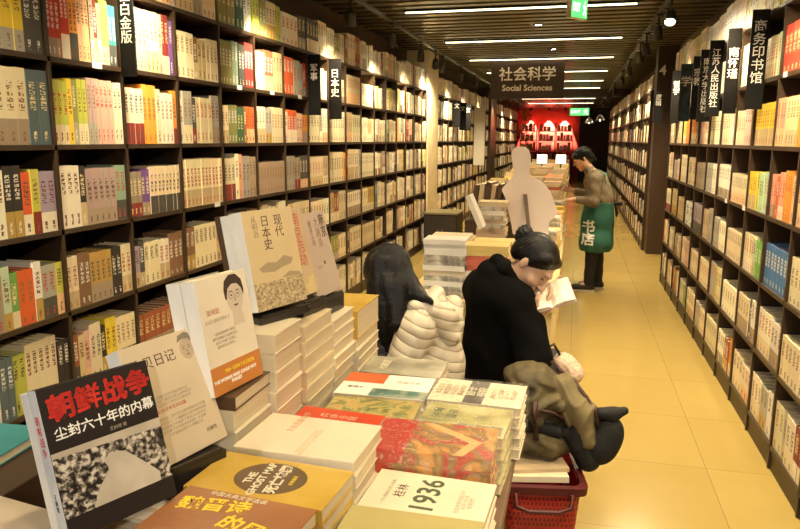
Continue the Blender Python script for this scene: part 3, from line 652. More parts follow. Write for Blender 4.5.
ROOTS = {'+x': ((1, 0, 0), (0, 1, 0)), '-x': ((-1, 0, 0), (0, -1, 0)), '+y': ((0, 1, 0), (-1, 0, 0)), '-y': ((0, -1, 0), (1, 0, 0))}
def book_parts(W, H, T, hard=True):
    """cover (boards + spine, spine at local -x) and page block, lying on its back, centred in x and y"""
    c = 0.0022 if hard else 0.0009; e = 0.003 if hard else 0.0004
    cv = MB().box(-W / 2, W / 2, -H / 2, H / 2, 0, c).box(-W / 2, W / 2, -H / 2, H / 2, T - c, T).box(-W / 2, -W / 2 + c, -H / 2, H / 2, c, T - c)
    pg = MB().box(-W / 2 + c, W / 2 - e, -H / 2 + e, H / 2 - e, c, T - c)
    return cv, pg
def make_book(M, W, H, T, cover, label, cat='book', group=None, hard=True, pages=None, name='book', detail=True):
    cv, pg = book_parts(W, H, T, hard)
    if not detail:
        cv.add(pg.v, pg.f, 1); o = cv.build(name, [cover, pages or PAGES]); o.matrix_world = M; return tag(o, label, cat, group)
    r = empty(name, None, label, cat, group, M=M)
    c = cv.build('cover', cover, r, bevel=0.0006); pg.build('page_block', pages or PAGES, r)
    return r
def flatM(cx, cy, z, spine, deg=0.0):
    """spine names the side the spine is on"""
    fx, fy = {'-x': ((1, 0, 0), (0, 1, 0)), '+x': ((-1, 0, 0), (0, -1, 0)), '-y': ((0, 1, 0), (-1, 0, 0)), '+y': ((0, -1, 0), (1, 0, 0))}[spine]
    return Matrix.Translation((cx, cy, z)) @ Matrix.Rotation(math.radians(deg), 4, 'Z') @ frame((0, 0, 0), fx, fy, (0, 0, 1))
def child(r, n='cover'):
    for c in r.children:
        if c.name.split('.')[0] == n: return c
def flat_label(what, i, n, where):
    if i == 0: return f'{what}, topmost of pile {where}'
    return f'{what}, {ORD[i + 1]} down in pile {where}'
def pile(x0, x1, y0, y1, ztop, n, t, spine, cover, what, where, deg=0.0, jit=0.004, covers=None, what2=None, group=None, jdeg=2.0, hard=True, zfloor=TT):
    """a pile of lying books, every book its own object; returns the topmost one"""
    z = ztop; first = None
    for i in range(n):
        ti = t[i] if isinstance(t, (list, tuple)) else t
        z -= ti
        if z < zfloor - 0.0005: break
        W, H = (x1 - x0, y1 - y0) if spine in ('-x', '+x') else (y1 - y0, x1 - x0)
        d = deg + (random.uniform(-jdeg, jdeg) if i else 0); jx, jy = (random.uniform(-jit, jit), random.uniform(-jit, jit)) if i else (0, 0)
        c = covers[i % len(covers)] if covers else cover
        o = make_book(flatM((x0 + x1) / 2 + jx, (y0 + y1) / 2 + jy, z + 0.0002, spine, d), W, H, ti - 0.0006, c, flat_label(what if not what2 or i == 0 else what2, i, n, where), group=group or 'books in the pile ' + where, hard=hard, name='book', detail=True)
        if i == 0: first = o
    rest = z - zfloor
    return first, z
def riser(x0, x1, y0, y1, z1, where):
    tag(MB().box(x0 + .015, x1 - .015, y0 + .015, y1 - .015, TT + .0005, z1 - .0005).build('display_riser', M_pill), 'low brown display block under the pile ' + where, 'display block', 'display blocks on the table')

G_ = 'lying books on the display table'
# --- aisle-side column of piles, front to back
b, z = pile(-.365, -.125, .93, 1.11, 1.03, 6, .028, '-x', C_olive, 'plain olive-beige book', 'nearest the table corner', group=None, zfloor=TT)
d36, z = pile(-.372, -.128, 1.145, 1.32, .995, 5, .027, '-x', C_ivory, 'white book titled 1936', 'before the red and gold books', deg=-2.5)
c = child(d36); T = .0264
for s, px, py, sz, m in (('1936', -.005, -.0, .088, I_green), ):
    lettering(s, .066, m, c, XY(0.0, 0.005, T, 1.5708), name='title', bold=.0012)
lettering('桂林', .026, I_dark, c, XY(-.055, 0.01, T, 1.5708), name='subtitle')
lettering('一个人的南京记忆与往事', .009, I_grey, c, XY(-.08, 0.0, T, 1.5708), name='subtitle')
lettering('在历史的河流之中\n有多少往事\n值得回忆', .011, I_grey, c, XY(.075, 0.0, T, 1.5708), name='subtitle')
dE, z = pile(-.405, -.140, 1.335, 1.50, 1.035, 6, .029, '-y', C_fire, 'wrapped red and gold picture book', 'behind the 1936 book', deg=.6)
MB().box(-.0830, .083, .052, .1325, .0284, .0288).box(-.0834, -.0830, .052, .1325, .0, .0288).build('red_panel', mat('crimson_print', (.50, .035, .02), .3, coat=.8), child(dE))
M_ribbon = mat('gold_ribbon', (.66, .42, .16), .35, coat=.8)
MB().poly([(.072, .040), (.076, .015), (-.004, -.105), (-.078, -.072), (-.078, -.050), (-.012, -.078)], 0.0289, 0.0292).build('ribbon_pattern', M_ribbon, child(dE))
dL, z = pile(-.345, -.128, 1.52, 1.70, 1.005, 5, .028, '-x', C_lime, 'yellow-green wrapped book', 'behind the red and gold books', deg=-3)
c = child(dL)
MB().box(-.01, .03, -.03, -.075, .0276, .028).box(.035, .10, -.03, -.08, .0276, .028).build('small_pictures', art('two_photos', [(.3, (.05, .05, .03)), (.6, (.22, .22, .12)), (.8, (.4, .4, .25))], 30), c)
lettering('青 年\n文 摘', .030, I_green, c, XY(-.055, .02, .0276), name='title')
dJ, z = pile(-.352, -.105, 1.715, 1.885, 1.005, 5, .028, '-x', C_ivory, 'pale dark-banded magazine', 'beside the white jacket', deg=-2)
c = child(dJ)
bd = MB().box(-.030, .022, -.085, .085, .0275, .0279).build('dark_band', art('band_print', [(.3, (.05, .04, .03)), (.6, (.14, .12, .10))], 25), c)
lettering('中国\n国家', .034, I_pale, bd, XY(-.004, .0, .0279), name='title', line=1.0)
lettering('历史人文\n地理杂志\n特别报道\n年度合集', .020, I_brown, c, XY(-.075, 0, .0275), name='subtitle'); lettering('二零一五\n人民文学\n当代小说\n散文诗歌', .018, I_brown, c, XY(.07, 0, .0275), name='subtitle')
# --- middle column
dB, z = pile(-.660, -.405, .85, 1.035, 1.062, 7, .028, '-x', C_obrown, 'orange-brown book with yellow lettering', 'before the round-emblem book', deg=-5)
c = child(dB)
lettering('魏晋诗', .044, I_yel, c, XY(-.045, .045, .0275, 0.15), name='title', bold=.0008); lettering('的风骨', .044, I_yel, c, XY(.055, -.005, .0275, -.2), name='title', bold=.0008)
lettering('中国古典文学选读', .014, I_pale, c, XY(-.02, .082, .0275), name='subtitle')
dY, z = pile(-.660, -.385, 1.035, 1.185, 1.060, 7, .028, '-y', C_yel, 'golden yellow book with a round brown emblem', 'beside the white hardbacks', deg=-4, jit=.006)
c = child(dY)
n = 48; MB().poly([(.058 * math.cos(2 * PI * i / n) , .070 * math.sin(2 * PI * i / n)) for i in range(n)], .0275, .0279).build('round_emblem', mat('emblem_brown', (.13, .08, .04), .4, coat=.4), c)
e_ = child(c, 'round_emblem')
lettering('THE\nGHOST MAP', .022, I_pale, e_, XY(-.008, .025, .0279, .10), name='subtitle', bold=.0006); lettering('死亡地图', .027, I_pale, e_, XY(.002, -.018, .0279, .10), name='title', bold=.001)
lettering('伦敦瘟疫', .009, I_yel, e_, XY(.004, -.045, .0279, .1), name='subtitle')
dF, z = pile(-.640, -.382, 1.190, 1.372, 1.072, 5, [.030, .030, .030, .030, .03], '-y', C_ivory, 'thick ivory hardback', 'behind the round-emblem book', deg=-2.0, jit=.003)
c = child(dF); lettering('文化苦旅全书', .018, mat('faint_red_ink', (.62, .36, .24), .5), c, XY(.06, .05, .0295, .0), name='title'); lettering('一部关于城市与乡村变迁的\n长篇纪实文学作品 经典珍藏版', .010, mat('faint_ink', (.62, .50, .33), .5), c, XY(-.03, -.01, .0295), name='subtitle')
MB().box(-.091, -.088, -.128, .128, .0035, .026).build('spine_label', C_white, c)
dR, z = pile(-.640, -.425, 1.380, 1.555, 1.018, 4, .028, '-x', C_redc, 'red book with worn white lettering', 'tucked behind the ivory hardbacks', deg=-4)
lettering('红色中国', .024, mat('worn_ink', (.60, .42, .30), .5), child(dR), XY(0, .045, .0275), name='title')
dG, z = pile(-.600, -.362, 1.575, 1.705, .998, 4, .028, '-x', C_land, 'glossy green and gold painting book', 'behind the red book', deg=2)
dH, z = pile(-.615, -.362, 1.715, 1.890, 1.000, 4, .028, '-x', C_white, 'white orange-cornered book', 'behind the painting book', deg=1)
c = child(dH); MB().box(-.126, -.01, .01, .087, .0275, .0279).build('orange_panel', mat('orange_red_print', (.66, .12, .03), .4, coat=.3), c); MB().box(-.03, .126, -.087, -.03, .0275, .0279).build('sea_picture', C_tealpic, c)
lettering('民国旧影', .018, I_grey, c, XY(.06, .03, .0275), name='title'); lettering('老照片', .016, I_dark, c, XY(-.08, -.03, .0275), name='title')
dI, z = pile(-.600, -.355, 1.900, 2.060, 1.000, 4, .028, '-x', C_gwrap, 'grey shrink-wrapped magazine', 'behind the orange-cornered book', deg=1)
lettering('收藏家', .030, I_pale, child(dI), XY(-.06, 0, .0275, 1.57), name='title')
# --- reader side: beige piles, towers
dA, z = pile(-1.02, -.760, .66, .930, 1.052, 7, .028, '-x', C_beige, 'large beige book', 'under the black war book', deg=-9)
dK, z = pile(-.900, -.672, 1.060, 1.225, 1.022, 6, .027, '-x', C_tan, 'faded yellow-brown booklet', 'under the leaning beige diary', deg=-4)
riserA = tag(MB().box(-1.40, -1.05, .96, 1.30, TT + .001, .995).build('display_box', M_pill, bevel=.003), 'dark brown display box at the reader-side edge of the table', 'display box')
make_book(flatM(-1.24, 1.17, .996, '-x', 4), .17, .22, .022, C_teal, 'teal book lying flat on the dark display box')
def tower(x1, y0, y1, ztop, t, n, cover, what, where, w=.235, covers=None, topcov=None):
    cs = covers or [cover]
    if topcov: cs = [topcov] + cs * n
    return pile(x1 - w, x1, y0, y1, ztop, n, t, '-y', cover, what, where, jit=.005, jdeg=1.2, covers=cs)
tower(-.655, 1.235, 1.405, 1.158, [.030] + [.048] * 6, 7, C_ivory, 'thick white hardback', 'carrying the book with the orange band', topcov=C_dbrown)
tower(-.645, 1.415, 1.575, 1.240, [.046] * 9, 9, C_ivory, 'thick cream paperback', 'carrying the ochre history book')
tower(-.640, 1.585, 1.790, 1.215, [.040] * 9, 9, C_cream, 'smooth cream paperback', 'carrying the red-lettered book')
tower(-.640, 1.800, 1.985, 1.175, [.036] * 9, 9, C_ivory, 'thin ivory paperback', 'carrying the dusty mauve book')
tower(-.640, 2.020, 2.270, 1.150, [.09, .035] + [.034] * 7, 9, C_ivory, 'yellow-jacketed book', 'beside the black hair', topcov=C_yel)

# --- standing covers on the piles
def stand(pos, th, ph, ro, W, H, T, cover, label, off=0.0, pages=None, sc_=1.0, push=0.0, spine_mat=None):
    wv = Vector((math.cos(th), math.sin(th), 0)); n = Vector((math.sin(th), -math.cos(th), 0))
    hv = Vector((-n.x * math.sin(ph), -n.y * math.sin(ph), math.cos(ph)))
    w2 = wv * math.cos(ro) + hv * math.sin(ro); h2 = -wv * math.sin(ro) + hv * math.cos(ro); n2 = w2.cross(h2)
    p = EYE + (Vector(pos) - EYE) * sc_; cen = p + w2 * W / 2 + h2 * H / 2 - n2 * (T + push)
    r = make_book(frame(cen, w2, h2, n2), W, H, T, cover, label)
    if spine_mat: MB().box(-W / 2 - .0006, -W / 2 - .0001, -H / 2, H / 2, 0.0005, T - .0005).build('spine_print', spine_mat, r)
    return r
def wedge(p0, p1, z0, z1, label, d=.05):
    """black acrylic stand: a ledge with a low back under a displayed book"""
    a, b = Vector((p0[0], p0[1], 0)), Vector((p1[0], p1[1], 0)); u = (b - a).normalized(); n = Vector((u.y, -u.x, 0)); L_ = (b - a).length
    M = frame((a.x, a.y, z0), u, -n, (0, 0, 1))
    r = empty('book_stand', None, label, 'book stand', 'black stands under displayed books', M=M)
    MB().poly([(0, -.012), (L_, -.012), (L_, d), (0, d)], 0.0005, z1 - z0 - .001).build('ledge', C_blk, r, bevel=.002)
    MB().box(.01, L_ - .01, -.012, -.008, z1 - z0 - .0009, z1 - z0 + .006).build('front_lip', C_blk, r)
    return r
# 1 black war book
b1 = stand((-.763, .870, 1.036), 1.12, .29, .02, .186, .240, .034, C_blk, 'black book with big red title standing on the beige pile', sc_=.95, spine_mat=art('spine_photo_print', [(.3, (.40, .45, .50)), (.5, (.70, .72, .72)), (.7, (.84, .84, .80))], 18, stretch=(1, .5, 1)))
c = child(b1); T = .034
lettering('朝鲜战争', .0435, I_red, c, XY(.004, .083, T, .02), name='title', bold=.0011)
lettering('朝鲜战争', .0435, I_red, c, XY(.0052, .0842, T, .02), name='title', bold=.0006)
lettering('尘封六十年的内幕', .0212, M_white, c, XY(.004, .045, T, .02), name='subtitle', bold=.0003)
sp_ = child(b1, 'spine_print')
if sp_:
    sf = frame((-.0935 - .0002, 0, .017), (0, 0, -1), (0, 1, 0), (-1, 0, 0)) if False else frame((-.0937, 0, .017), (0, 0, 1), (0, 1, 0), (-1, 0, 0))
    lettering('朝\n鲜\n战\n争', .017, I_red, sp_, sf @ XY(0, .045, 0), name='title', line=1.0); lettering('王\n树\n增', .010, I_dark, sp_, sf @ XY(0, -.06, 0), name='subtitle')
lettering('王树增 著', .007, I_grey, c, XY(.02, .026, T), name='subtitle')
MB().box(-.0925, .0925, -.085, .018, T, T + .0003).build('crowd_picture', C_crowd, c)
MB().poly([(-.045, -.085), (.070, -.085), (.072, -.070), (.050, -.045), (.022, -.016), (.010, -.012), (-.006, -.010), (-.016, -.020), (-.010, -.035), (-.030, -.055), (-.040, -.070)], T + .0003, T + .0005).build('road_picture', C_road, c)
MB().poly([(-.0925, .010), (.0925, .002), (.0925, .018), (-.0925, .018)], T + .0003, T + .0005).build('sky_picture', C_road, c)
stand((-.763, .870, 1.036), 1.12, .29, .02, .184, .237, .030, C_white, 'white-spined copy directly behind the black war book', sc_=.95, push=.0345)
# 2 beige diary
stand((-.739, 1.085, 1.058), 1.25, .385, .035, .150, .232, .014, C_white, 'white copy directly behind the beige diary', sc_=.965, push=.0285)
b2 = stand((-.739, 1.085, 1.058), 1.25, .385, .035, .172, .234, .028, C_beige, 'beige diary with a grey sketched face, leaning behind the black war book', sc_=.965, spine_mat=C_white)
c = child(b2); T = .028
lettering('拉贝日记', .026, I_dark, c, XY(-.022, .075, T), name='title')
lettering('约翰·拉贝在南京的日记\n记录了那段不能忘却的历史\n以及两千四百多页的文字', .0072, I_grey, c, XY(-.005, -.0, T), name='subtitle', line=1.1); lettering('日记全译本首次出版', .0085, I_rust, c, XY(-.02, -.018, T), name='subtitle')
lettering('本书是第二次世界大战时期的历史文献\n真实记录了一个德国商人在中国的见闻\n他在危难之中保护了数以万计的平民\n成为那个年代最珍贵的第一手资料\n今天读来依然令人感慨万分', .0070, I_grey, c, XY(.0, -.050, T), name='subtitle', line=1.15); lettering('出版社', .009, I_dark, c, XY(.055, -.088, T), name='subtitle')
def face_print(parent, T, s, x, y, hair, skin, glasses=True, tone=I_grey):
    """a simple printed portrait built from flat shapes on the cover"""
    def el(cx, cy, rx, ry, a0=0, a1=2 * PI, n=28): return [(x + s * (cx + rx * math.cos(a0 + (a1 - a0) * i / n)), y + s * (cy + ry * math.sin(a0 + (a1 - a0) * i / n))) for i in range(n + (0 if a1 - a0 > 6 else 1))]
    pic = MB().poly(el(0, 0, .62, .80), T, T + .0002, 0)
    if hair is not None:
        pic.poly([(x + s * a, y + s * b) for a, b in ((-.70, -.05), (-.74, .35), (-.60, .78), (-.20, 1.02), (.30, 1.0), (.66, .70), (.74, .2), (.66, -.1), (.56, .30), (.30, .55), (-.10, .58), (-.42, .42), (-.56, .10), (-.60, -.1))], T + .0002, T + .0004, 1)
    for sx in (-.24, .26):
        pic.poly(el(sx, .08, .09, .035), T + .0002, T + .0004, 1); pic.poly(el(sx, .25, .13, .022), T + .0002, T + .0004, 1)
        if glasses: pic.poly(el(sx, .07, .20, .17), T + .0004, T + .0005, 2); pic.poly(el(sx, .07, .175, .145), T + .0005, T + .0006, 0); pic.poly(el(sx, .07, .08, .035), T + .0006, T + .0007, 1)
    pic.poly([(x + s * a, y + s * b) for a, b in ((.0, .05), (.05, -.22), (-.06, -.24), (-.03, -.2))], T + .0002, T + .0004, 2)
    pic.poly(el(.0, -.42, .17, .04), T + .0002, T + .0004, 1)
    if hair is not None: pic.poly([(x + s * a, y + s * b) for a, b in ((-.35, -.62), (-.40, -1.35), (.45, -1.35), (.36, -.60), (.1, -.80), (-.1, -.80))], T, T + .0001, 0)
    return pic.build('portrait_picture', [skin, hair or tone, tone], parent)
face_print(c, T, .026, .060, .078, None, mat('portrait_beige', (.44, .34, .23), .5), False, I_dark)
MB().poly([(.042, .095), (.048, .108), (.066, .112), (.080, .104), (.083, .078), (.078, .062), (.078, .085), (.070, .098), (.056, .100)], T + .0006, T + .0009).build('hair_picture', mat('sketch_grey', (.22, .17, .12), .5), c)
# 3 portrait with orange band (two copies)
C_pw = cov('cover_pale_portrait', (.74, .66, .53))
b3 = stand((-.684, 1.209, 1.164), 1.416, .178, -.008, .168, .24, .036, C_pw, 'pale book with a woman portrait and orange band, standing on the dark brown book', spine_mat=C_white)
c = child(b3); T = .036
face_print(c, T, .046, .034, .068, mat('hair_print', (.045, .028, .022), .5), mat('portrait_skin', (.62, .52, .42), .5), True, mat('line_print', (.25, .18, .13), .5))
bd = MB().box(-.0845, .0845, -.1205, -.062, T - .001, T + .0006).build('belly_band', C_orange, c)
lettering('她的一生感动了无数的读者', .0085, I_yel, bd, XY(.01, -.078, T + .0006), name='lettering', bold=.0003); lettering('THE WOMAN WHO COULD NOT\nFORGET', .0095, M_white, bd, XY(-.008, -.098, T + .0006), name='lettering', bold=.0005)
lettering('张纯如', .014, I_rust, c, XY(-.045, .048, T), name='title'); lettering('无法忘却历史的女子', .009, I_grey, c, XY(-.035, .030, T), name='subtitle')
lettering('一位母亲的追忆与怀念\n那些勇敢而又温柔的岁月\n从此不再被人们遗忘\n献给所有正直的人', .0075, I_grey, c, XY(-.02, -.012, T), name='subtitle', line=1.2)
stand((-.684, 1.209, 1.164), 1.416, .178, -.008, .168, .24, .036, C_grey, 'second copy right behind the woman portrait book', push=.0365, spine_mat=C_white)
# 4 ochre history book with two more copies
C_och = cov('cover_ochre_paper', (.60, .47, .27))
wh = (.5 * PI)
b4 = stand((-.716, 1.485, 1.272), 1.21, .20, .012, .170, .242, .040, C_och, 'ochre history book with dark vertical title standing on the tallest pile', spine_mat=C_white)
c = child(b4); T = .040
lettering('现\n代', .030, I_dark, c, XY(.030, .075, T), name='title', line=.95); lettering('日\n本\n史', .030, I_dark, c, XY(-.015, .062, T), name='title', line=.95); lettering('从\n明\n治', .019, I_brown, c, XY(-.050, .080, T), name='subtitle', line=.95)
MB().box(-.085, .085, -.121, -.055, T, T + .0003).build('battle_picture', art('engraving', [(.38, (.24, .17, .09)), (.5, (.42, .32, .19)), (.62, (.60, .48, .30))], 120, distort=.5), c)
MB().poly([(-.06, -.02), (-.03, -.008), (.0, -.012), (.03, .002), (.06, -.008), (.05, -.022), (.02, -.026), (-.01, -.034), (-.05, -.030)], T, T + .0003).build('cloud_picture', mat('cloud_print', (.36, .28, .17), .5), c)
MB().poly([(.01, -.052), (.04, -.040), (.075, -.046), (.08, -.055)], T, T + .0003).build('hill_picture', mat('cloud_print', (.36, .28, .17), .5), c)
stand((-.716, 1.485, 1.272), 1.21, .20, .012, .168, .240, .034, C_white, 'white-spined copy directly behind the ochre history book', push=.0405, spine_mat=C_white)
stand((-.716, 1.485, 1.272), 1.21, .20, .012, .170, .242, .020, C_dbrown, 'thin dark book at the back behind the ochre history book', push=.075, spine_mat=C_dbrown)
b5 = stand((-.698, 1.690, 1.262), 1.42, .23, .0, .106, .238, .030, C_tan, 'book with red vertical lettering standing between the ochre and mauve books')
c = child(b5); T = .030
lettering('南\n京\n浩\n劫', .040, mat('brush_red', (.50, .10, .07), .5), c, XY(.012, .03, T), name='title', line=.92); MB().box(-.053, .053, -.119, -.07, T, T + .0003).build('city_picture', art('yellow_print', [(.3, (.40, .30, .14)), (.6, (.62, .50, .26))], 25), c)
b6 = stand((-.686, 1.800, 1.238), 1.494, .275, -.02, .170, .242, .030, C_mauve, 'dusty mauve book with dark vertical title, last of the standing covers')
c = child(b6); T = .030
lettering('南\n京', .036, I_dark, c, XY(.060, .075, T), name='title', line=.95, bold=.0008); lettering('大\n屠\n杀', .032, mat('mauve_ink', (.20, .13, .11), .5), c, XY(.022, .058, T), name='title', line=.95); lettering('被\n遗\n忘\n的', .020, mat('mauve_ink', (.20, .13, .11), .5), c, XY(-.02, .06, T), name='subtitle', line=.95)
MB().poly([(.015 + .006 * math.cos(i), -.03 + .006 * math.sin(i)) for i in np.linspace(0, 2 * PI, 12)[:-1]], T, T + .0003).build('seal_mark', I_dark, c); lettering('张纯如 著', .009, I_grey, c, XY(-.02, -.04, T), name='subtitle')
wedge((-.722, 1.485), (-.656, 1.645), 1.2405, 1.258, 'black stand under the ochre history book', d=.09)
wedge((-.690, 1.672), (-.668, 1.785), 1.2155, 1.250, 'black stand under the red-lettered book', d=.07)
wedge((-.690, 1.803), (-.676, 1.965), 1.1755, 1.226, 'black stand under the mauve book', d=.08)
wedge((-.705, 1.050), (-.655, 1.175), 1.0225, 1.078, 'black stand under the leaning beige diary', d=.07)
# crinkled shrink wrap over the aisle-side piles
def wrap_mat():
    m, nt, b = _new('shrink_wrap'); N = nt.nodes; L = nt.links
    tr = N.new('ShaderNodeBsdfTransparent'); tr.inputs[0].default_value = (1, 1, 1, 1); gl = N.new('ShaderNodeBsdfGlossy'); gl.inputs['Roughness'].default_value = .12; gl.inputs[0].default_value = (1, 1, 1, 1)
    df = N.new('ShaderNodeBsdfDiffuse'); df.inputs[0].default_value = (.85, .8, .68, 1)
    tc = N.new('ShaderNodeTexCoord'); n = N.new('ShaderNodeTexNoise'); n.inputs['Scale'].default_value = 38; n.inputs['Distortion'].default_value = 3; n.inputs['Detail'].default_value = 4; L.new(tc.outputs['Object'], n.inputs['Vector'])
    bp = N.new('ShaderNodeBump'); bp.inputs['Strength'].default_value = .9; bp.inputs['Distance'].default_value = .01; L.new(n.outputs['Fac'], bp.inputs['Height']); L.new(bp.outputs[0], gl.inputs['Normal'])
    r = N.new('ShaderNodeValToRGB'); r.color_ramp.elements[0].position = .52; r.color_ramp.elements[0].color = (.04, .04, .04, 1); r.color_ramp.elements[1].position = .66; r.color_ramp.elements[1].color = (.38, .38, .38, 1); L.new(n.outputs['Fac'], r.inputs['Fac'])
    a = N.new('ShaderNodeMixShader'); a.inputs[0].default_value = .5; L.new(gl.outputs[0], a.inputs[1]); L.new(df.outputs[0], a.inputs[2])
    mx = N.new('ShaderNodeMixShader'); L.new(r.outputs[0], mx.inputs[0]); L.new(tr.outputs[0], mx.inputs[1]); L.new(a.outputs[0], mx.inputs[2])
    L.new(mx.outputs[0], N['Material Output'].inputs[0]); return m
M_wrap = wrap_mat()
def wrap(x0, x1, y0, y1, z0, z1, label):
    bm = bmesh.new(); bmesh.ops.create_grid(bm, x_segments=1, y_segments=1, size=1); bm.free()
    mb = MB(); n = 16
    rs = random.Random(3); ring = []
    for zz in np.linspace(z0, z1, 8):
        row = []
        for s in range(4 * n):
            k, t = divmod(s, n); t /= n
            x, y = [(x0 + (x1 - x0) * t, y0), (x1, y0 + (y1 - y0) * t), (x1 + (x0 - x1) * t, y1), (x0, y1 + (y0 - y1) * t)][k]
            o = rs.uniform(0, .0025) * math.sin(PI * min(1, max(.1, (zz - z0) / (z1 - z0))))
            cx, cy = (x0 + x1) / 2, (y0 + y1) / 2; q = max(abs(x - cx) / (x1 - cx), abs(y - cy) / (y1 - cy))
            row.append((x + o * (1 if x > cx else -1), y + o * (1 if y > cy else -1), zz + rs.uniform(-.0006, .0006)))
        ring += row
    N_ = 4 * n; fs = [(r * N_ + i, r * N_ + (i + 1) % N_, (r + 1) * N_ + (i + 1) % N_, (r + 1) * N_ + i) for r in range(7) for i in range(N_)]
    mb.add(ring, fs); mb.add([(x0, y0, z1 + .0015), (x1, y0, z1 + .0015), (x1, y1, z1 + .0015), (x0, y1, z1 + .0015)], [(0, 1, 2, 3)])
    o = mb.build('plastic_wrap', M_wrap); tag(o, label, 'plastic wrap', 'clear wraps around book piles')
wrap(-.408, -.137, 1.331, 1.505, .885, 1.037, 'crinkled clear wrap around the red and gold book pile')
wrap(-.351, -.121, 1.513, 1.706, .885, 1.007, 'crinkled clear wrap around the yellow-green book pile')
wrap(-.359, -.098, 1.712, 1.893, .885, 1.007, 'crinkled clear wrap around the pale magazine pile')
# ------------------------------------------------------------------ people
M_skin = mat('skin', (.62, .38, .25), .5, noise=.06, nscale=8); M_skin.node_tree.nodes['Principled BSDF'].inputs['Subsurface Weight'].default_value = .1
M_hair = mat('black_hair', (.0035, .003, .0035), .36, noise=.4, nscale=30, stretch=(6, 6, .6), bump=.9, bscale=45, spec=.3)
M_coat = mat('black_wool_coat', (.0035, .003, .003), .95, bump=.4, bscale=200, spec=.12)
M_puff = mat('cream_quilted_nylon', (.60, .48, .33), .45, bump=.15, bscale=40)
M_trous = mat('black_trousers', (.012, .011, .012), .8); M_shoe = mat('black_leather', (.012, .010, .010), .35); M_sole = mat('white_rubber', (.6, .55, .45), .7)
M_lipm = mat('lips', (.45, .14, .12), .5); M_eye = mat('dark_eye', (.02, .015, .012), .3); M_browm = mat('eyebrow', (.03, .02, .018), .8)
def quilted():
    m, nt, b = _new('cream_quilted_nylon_shell'); N = nt.nodes; L = nt.links; S(b, Roughness=.42)
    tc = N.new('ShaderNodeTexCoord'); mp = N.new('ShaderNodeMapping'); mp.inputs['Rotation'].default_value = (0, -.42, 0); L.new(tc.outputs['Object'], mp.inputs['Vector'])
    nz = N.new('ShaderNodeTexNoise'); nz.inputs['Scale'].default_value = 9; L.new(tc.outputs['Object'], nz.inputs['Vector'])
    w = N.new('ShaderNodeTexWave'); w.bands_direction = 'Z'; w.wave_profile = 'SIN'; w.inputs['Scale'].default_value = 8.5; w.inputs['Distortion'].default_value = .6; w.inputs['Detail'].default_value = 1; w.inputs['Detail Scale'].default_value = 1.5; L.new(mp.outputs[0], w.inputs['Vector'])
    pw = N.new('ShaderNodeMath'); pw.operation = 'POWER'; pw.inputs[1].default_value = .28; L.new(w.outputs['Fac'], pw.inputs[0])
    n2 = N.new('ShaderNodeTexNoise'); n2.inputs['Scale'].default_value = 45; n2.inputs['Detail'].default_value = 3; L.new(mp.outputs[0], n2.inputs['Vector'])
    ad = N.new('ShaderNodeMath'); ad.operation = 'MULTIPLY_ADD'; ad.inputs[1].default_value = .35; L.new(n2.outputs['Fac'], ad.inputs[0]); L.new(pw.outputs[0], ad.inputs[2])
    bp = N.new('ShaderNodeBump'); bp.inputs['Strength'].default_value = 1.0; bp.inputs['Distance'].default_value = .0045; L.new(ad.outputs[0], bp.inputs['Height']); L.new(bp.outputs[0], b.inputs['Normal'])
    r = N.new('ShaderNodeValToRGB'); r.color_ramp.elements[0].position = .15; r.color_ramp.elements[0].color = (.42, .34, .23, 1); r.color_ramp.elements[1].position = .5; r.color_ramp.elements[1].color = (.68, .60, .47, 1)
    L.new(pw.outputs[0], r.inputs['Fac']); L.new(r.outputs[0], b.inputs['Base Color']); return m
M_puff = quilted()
def axes(c, f):
    z = Vector(c).normalized(); y = Vector(f); y = (y - z * y.dot(z)).normalized(); x = y.cross(z); return Matrix(((x.x, y.x, z.x), (x.y, y.y, z.y), (x.z, y.z, z.z)))
def xf(prims, cen, R, s=1.0):
    cen = Vector(cen); out = []
    for p in prims:
        if p[0] == 'c': out.append(('c', tuple(cen + R @ (Vector(p[1]) * s)), tuple(cen + R @ (Vector(p[2]) * s)), p[3] * s, p[4] * s) + tuple(p[5:]))
        else:
            e = R @ (Euler(p[3]).to_matrix() if p[3] else Matrix.Identity(3))
            out.append(('e', tuple(cen + R @ (Vector(p[1]) * s)), tuple(r * s for r in p[2]), tuple(e.to_euler())) + tuple(p[4:]))
    return out
HEAD = [('e', (0, -.015, .030), (.074, .094, .084), None, .02), ('e', (0, .022, -.028), (.060, .068, .082), None, .02), ('c', (0, .030, -.060), (0, .066, -.095), .044, .022, .02),
        ('c', (0, .088, .018), (0, .110, -.022), .007, .011, .010), ('e', (.013, .098, -.026), (.009, .010, .007), None, .006), ('e', (-.013, .098, -.026), (.009, .010, .007), None, .006),
        ('c', (-.030, .078, .030), (.030, .078, .030), .010, .010, .012), ('e', (0, .090, -.052), (.022, .010, .006), None, .006), ('e', (0, .087, -.063), (.018, .010, .007), None, .006),
        ('e', (.038, .058, -.028), (.024, .024, .022), None, .02), ('e', (-.038, .058, -.028), (.024, .024, .022), None, .02),
        ('e', (.075, -.008, -.010), (.008, .018, .030), (0, .2, 0), .006), ('e', (-.075, -.008, -.010), (.008, .018, .030), (0, -.2, 0), .006)]
